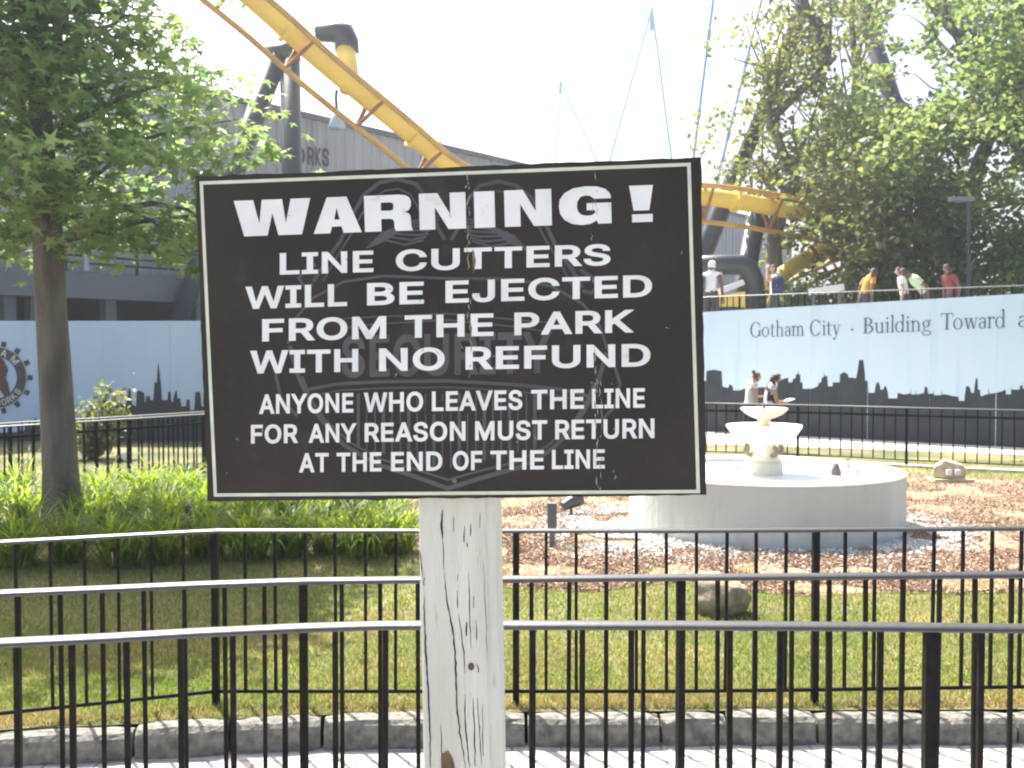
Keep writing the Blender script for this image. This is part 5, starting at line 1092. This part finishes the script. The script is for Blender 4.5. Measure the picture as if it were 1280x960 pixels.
# trees beyond the walkway
def far_tree(label, px, d, zg, top_z, r, z0, n, m, seed, lean=0, size=.2, gaps=()):
    g = random.Random(seed); q = np.random.default_rng(seed)
    b = at(px, 440, d); b.z = zg; t = empty('broadleaf_tree', b, label, 'tree', None)
    hgt = top_z-zg; tk_ = [b+Vector((g.gauss(0,.08)*i+lean*i/8, 0, hgt*.9*i/8-.05)) for i in range(9)]
    child(MB().tube(tk_, [.26*(1-i/9.5)+.02 for i in range(9)], 14), 'trunk', M['bark'], t, True)
    cz, rz = (z0+top_z)/2, (top_z-z0)/2; cc = []
    for i in range(26):
        a = i*2.4+g.uniform(-.4,.4); u = g.uniform(.05,.95); zc = z0+(top_z-z0)*u; rr = r*math.sqrt(max(.05, 1-((zc-cz)/rz)**2))*g.uniform(.75,1.1)
        i0 = min(7, max(1, int((zc-1.2-zg)/hgt*8))); p0 = tk_[i0]; p1 = Vector((b.x+math.cos(a)*rr+lean*u, b.y+math.sin(a)*rr, zc))
        child(MB().tube(wob(p0, p1, 5, .14, g), [.055,.042,.032,.022,.014,.006], 7), 'branch', M['bark'], t, True)
        for k in range(n//26):
            tt = g.uniform(.3,1.05); c_ = p0.lerp(p1, tt); s_ = .25+.45*tt
            cc.append((c_.x+g.gauss(0,s_), c_.y+g.gauss(0,s_), c_.z+g.gauss(0,s_*.8)))
    P2 = []
    for c_ in cc:
        k = int(q.integers(24, 46)); P2.append(np.array(c_)+q.normal(0, 1, (k,3))*np.array([.3,.3,.2]))
    P2 = np.concatenate(P2); P2 = P2[P2[:,2] > z0-.6]
    # open the gaps the sky shows through
    for gx, gy, gr in gaps:
        e = at(gx, gy, d); v = np.array(e)-np.array((0,0,CZ)); v /= np.linalg.norm(v); w_ = P2-np.array((0,0,CZ)); dist = np.linalg.norm(np.cross(w_, v), axis=1)
        P2 = P2[dist > gr*d/F*q.uniform(.7,1.25,len(P2))]
    leaf_mesh('crown', P2, size*.92, OVAL, m, t, .8, seed=seed)
GP = [(1140,95,30),(1150,108,22),(1135,30,26),(1185,48,14),(1183,195,13),(1240,198,26),(1225,196,16),(1050,78,18),(1045,30,14),(1037,335,13),(1060,112,10),(1205,118,8),(1100,70,14)]
far_tree('large dark leafed tree with sky gaps at the right edge, behind the lamp post', 1205, 27.5, .1, 13.5, 4.2, 3.6, 570, M['leaf_far'], 21, 0, .2, GP)
far_tree('dense tree cut off by the right edge of the photo', 1345, 25.5, .1, 13, 3.6, 3.3, 460, M['leaf_far'], 22, 0, .2, GP[:7])
far_tree('bushy tree swallowing the end of the yellow track', 1108, 27.9, .1, 9.0, 2.6, 2.35, 270, M['leaf_pale'], 23, 0, .2, [(1037,335,12)])
far_tree('tall pale yellow green tree between the leaning poles and the dark tree', 1040, 33, .1, 15.5, 2.2, 6.0, 240, M['leaf_pale'], 24, 0, .2, GP+[(985,150,20),(975,190,16),(990,100,14)])
far_tree('slender thin leafed tree straggling over the leaning black support', 962, 29, .1, 14.5, 1.25, 6.6, 105, M['leaf_pale'], 25, .6, .19, [(930,120,12)])
# shrubs
def shrub(name, label, cat, base, r, h, n, size, m, seed, group=None):
    q = np.random.default_rng(seed); g = random.Random(seed); t = empty(name, base, label, cat, group)
    sm = MB(); P2 = []
    for k in range(14):
        a = g.uniform(0, 2*PI); e = base + Vector((math.cos(a)*r*g.uniform(.2,.9), math.sin(a)*r*g.uniform(.2,.9), h*g.uniform(.5,1))); pts = wob(base+Vector((g.gauss(0,.05), g.gauss(0,.05), -.02)), e, 4, .03, g)
        sm.tube(pts, [.014,.011,.009,.006,.003], 6)
        for p in pts[1:]:
            P2.append(np.array(p)+q.normal(0,1,(n//56,3))*np.array([r*.22,r*.22,h*.14]))
    child(sm, 'stem', M['bark'], t, True); P2 = np.concatenate(P2); P2 = P2[P2[:,2] > base.z+.03]; leaf_mesh('foliage', P2, size, OVAL, m, t, .9, seed=seed)
shrub('shrub', 'loose pale green shrub in front of the left billboard, right of the trunk', 'shrub', gnd(118, 574, ZL), .55, .95, 1300, .09, M['leaf_pale'], 31)
for i, (px, d, h, r, lab) in enumerate(((1010,27,1.6,.9,'rounded green bush on the walkway bank below the yellow track end'),(1095,26.8,1.7,1.2,'dark bush behind the person in orange'),(1180,26.4,1.9,1.3,'dark bush behind the green shirted person'),(1262,25,1.8,1.2,'bush at the far right behind the billboard top'))):
    b = at(px, 440, d); b.z = 2.1; shrub('bush', lab, 'bush', b, r, h, 1500, .16, M['leaf_far'], 40+i, 'bushes on the walkway')

# daylilies
LIL = [(-40,702),(22,706),(88,700),(150,707),(205,703),(258,694),(310,698),(362,694),(412,690),(455,696),(496,690),
       (-20,662),(30,655),(118,660),(160,652),(212,658),(262,650),(312,654),(360,648),(408,652),(452,648),(488,655),
       (-30,630),(20,628),(125,630),(180,627),(235,629),(290,626),(340,628)]
def spot(px):
    for lim, t in ((0,'at the frame edge'),(58,'left of the tree trunk'),(108,'at the foot of the trunk'),(225,'between trunk and path light'),(275,'beside the black path light'),(350,'below the left corner of the sign'),(430,'below the sign'),(999,'nearest the white post')):
        if px < lim: return t
def blades(base, n, L0, spread, seed):
    q = np.random.default_rng(seed); az = q.uniform(0, 2*np.pi, n); el = q.uniform(.95, 1.5, n); L_ = L0*q.uniform(.6, 1.15, n); w_ = q.uniform(.0055, .0105, n)
    r0 = np.sqrt(q.uniform(0,1,n))*spread; a0 = q.uniform(0, 2*np.pi, n); bx = base[0]+r0*np.cos(a0); by = base[1]+r0*np.sin(a0)
    dx, dy = np.cos(az), np.sin(az); sx, sy = -dy, dx; N = 6; bend = q.uniform(.9, 2.2, n)
    px = np.zeros(n); pz = np.zeros(n); rows = []
    for k in range(N+1):
        rows.append((px.copy(), pz.copy())); ang = el-bend*((k+.5)/N)**1.6; px = px+np.cos(ang)*L_/N; pz = pz+np.sin(ang)*L_/N
    Q = []
    for k in range(N):
        ws = [w_*(1-.1*k/N)*(1-(k/N)**4), w_*(1-((k+1)/N)**3)]
        c = []
        for kk, sg in ((0,-1),(0,1),(1,1),(1,-1)):
            rx, rz = rows[k+kk]; ww = ws[kk]*sg
            c.append(np.stack([bx+dx*rx+sx*ww, by+dy*rx+sy*ww, base[2]+np.maximum(rz,.01)], -1))
        Q.append(np.stack(c, 1))
    return np.stack(Q, 1).reshape(-1,3)     # n, N, 4, 3
for i, (px, py) in enumerate(LIL):
    b = gnd(px, py, ZL); row = ('front','middle','back')[0 if i < 11 else 1 if i < 22 else 2]
    t = empty('daylily_clump', b, 'yellow green daylily clump, %s row, %s' % (row, spot(px)), 'daylily', 'daylily clumps')
    o = poly_mesh('leaves', blades(b, 170, (.62,.66,.6)[0 if i < 11 else 1 if i < 22 else 2]*random.uniform(.9,1.12), .13, 100+i), 4, M['lily'], t)
    if i < 11: poly_mesh('dry_leaves', blades(b, 16, .45, .14, 300+i), 4, M['lily_dry'], t)

# lawn grass, dry grass, bark chips, pebbles
def kerb_y(x): return np.interp(x, [p.x for p in kerb_line], [p.y for p in kerb_line])
def scatter(n, y0=4.4, y1=15.5):
    u = rng.uniform(0, 1, n); y = 1/((1-u)/y0 + u/y1) ; x = rng.uniform(-.62, .62, n)*y; x += rng.normal(0,.02,n)
    k = y > kerb_y(x)+.125; return x[k], y[k]
def clumpy(x, y, s, seed):
    q = np.random.default_rng(seed); f = np.zeros(len(x))
    for _ in range(14):
        a = q.uniform(0, 2*np.pi); w_ = q.uniform(.6,2.4)*s; f += np.sin(x*w_*np.cos(a)*2+y*w_*np.sin(a)*2+q.uniform(0,6.3))
    return f/3.7
def grass_blades(x, y, h0, w0, seed):
    q = np.random.default_rng(seed); n = len(x); az = q.uniform(0,2*np.pi,n); tl = np.abs(q.normal(0,.75,n)); h = h0*q.uniform(.45,1.25,n); w_ = w0*(y/5)**.8*q.uniform(.7,1.3,n)
    a2 = q.uniform(0,2*np.pi,n); z = np.full(n, ZL+.001)
    A = np.stack([x-np.cos(a2)*w_/2, y-np.sin(a2)*w_/2, z],-1); B = np.stack([x+np.cos(a2)*w_/2, y+np.sin(a2)*w_/2, z],-1)
    T = np.stack([x+np.cos(az)*np.sin(tl)*h, y+np.sin(az)*np.sin(tl)*h, z+np.cos(tl)*h],-1)
    return np.stack([A,B,T],1).reshape(-1,3)
x, y = scatter(330000)
inm = inside(mul, x, y); fr = np.hypot(x-FC.x, y-FC.y)
kd = y-kerb_y(x); cn = clumpy(x, y, 2.2, 5)
dry_p = np.clip(.17+.6*np.exp(-((kd-.1)/.2)**2)+.17*cn, .02, .9)
msk = np.where(inm, (clumpy(x, y, 2.6, 8) > .1) & (rng.uniform(0,1,len(x)) < .6), rng.uniform(0,1,len(x)) < .93) & (fr > FR+.02)
msk &= ~((fr < FR+.8) & (rng.uniform(0,1,len(x)) < .8))
dry = rng.uniform(0,1,len(x)) < dry_p
M['dry'] = mat('dry_grass', (.36,.29,.13), .7, (.25,.2,.08), 3, trans=.3, island=.7)
k = msk & ~dry; o = poly_mesh('grass', grass_blades(x[k], y[k], .026, .006, 1), 3, M['grass'], None); tag(o, 'short green lawn grass behind the kerb', 'grass', kind='stuff')
k = msk & dry; k = (msk & dry) | (inm & (fr > FR+.1) & (rng.uniform(0,1,len(x)) < .22)); o = poly_mesh('dry_grass', grass_blades(x[k], y[k], .034, .006, 2), 3, M['dry'], None); tag(o, 'dry straw coloured grass among the lawn', 'grass', kind='stuff')
def chips(name, x, y, size, m, label, cat, seed, zs=.35):
    q = np.random.default_rng(seed); n = len(x); c = np.stack([x, y, np.full(n, ZL+.012)+q.uniform(0,.012,n)], -1); out = []
    sz = size*q.uniform(.5,1.4,n)[:,None]; a = q.uniform(0,2*np.pi,n); u = np.stack([np.cos(a), np.sin(a), q.normal(0,.3,n)],-1); v = np.stack([-np.sin(a)*.6, np.cos(a)*.6, q.normal(0,.3,n)],-1); w_ = np.tile([0,0,zs],(n,1))
    cor = [c+sz*(i*u+j*v+k*w_) for i, j, k in ((-1,-1,-1),(1,-1,-1),(1,1,-1),(-1,1,-1),(-.8,-.8,1),(.8,-.8,1),(.8,.8,1),(-.8,.8,1))]
    Q = [np.stack([cor[i] for i in f],1) for f in ((4,5,6,7),(0,1,5,4),(1,2,6,5),(2,3,7,6),(3,0,4,7))]
    o = poly_mesh(name, np.stack(Q,1).reshape(-1,3), 4, m, None); tag(o, label, cat, kind='stuff')
x, y = scatter(170000, 6, 14.5); k = inside(mul, x, y) & (clumpy(x, y, 2.2, 15) > -.35) & (np.hypot(x-FC.x, y-FC.y) > FR+.06); x, y = x[k], y[k]
chips('bark_mulch', x[:60000], y[:60000], .0085, M['chip'], 'reddish bark chips strewn round the fountain', 'mulch', 3, .3)
n = 9000; a = np.where(rng.uniform(0,1,n) < .5, rng.normal(PI, .6, n), rng.normal(-.35, .45, n)); a = np.where(rng.uniform(0,1,n) < .25, rng.uniform(0,2*PI,n), a); r_ = FR+.02+np.abs(rng.normal(0,.42,n)); r_ = np.where(np.cos(a+2.7) > .2, r_*1.0, FR+.02+(r_-FR-.02)*.6)
x, y = FC.x+r_*np.cos(a), FC.y+r_*np.sin(a)
x2 = rng.normal(.95,.3,4000); y2 = rng.normal(9.1,.4,4000); x = np.concatenate([x,x2]); y = np.concatenate([y,y2]); k = (np.hypot(x-FC.x, y-FC.y) > FR+.02) & (clumpy(x, y, 3, 12) > -.7)
chips('gravel', x[k], y[k], .012, M['pebble'], 'white gravel spread in a ring at the foot of the fountain', 'gravel', 4, .5)
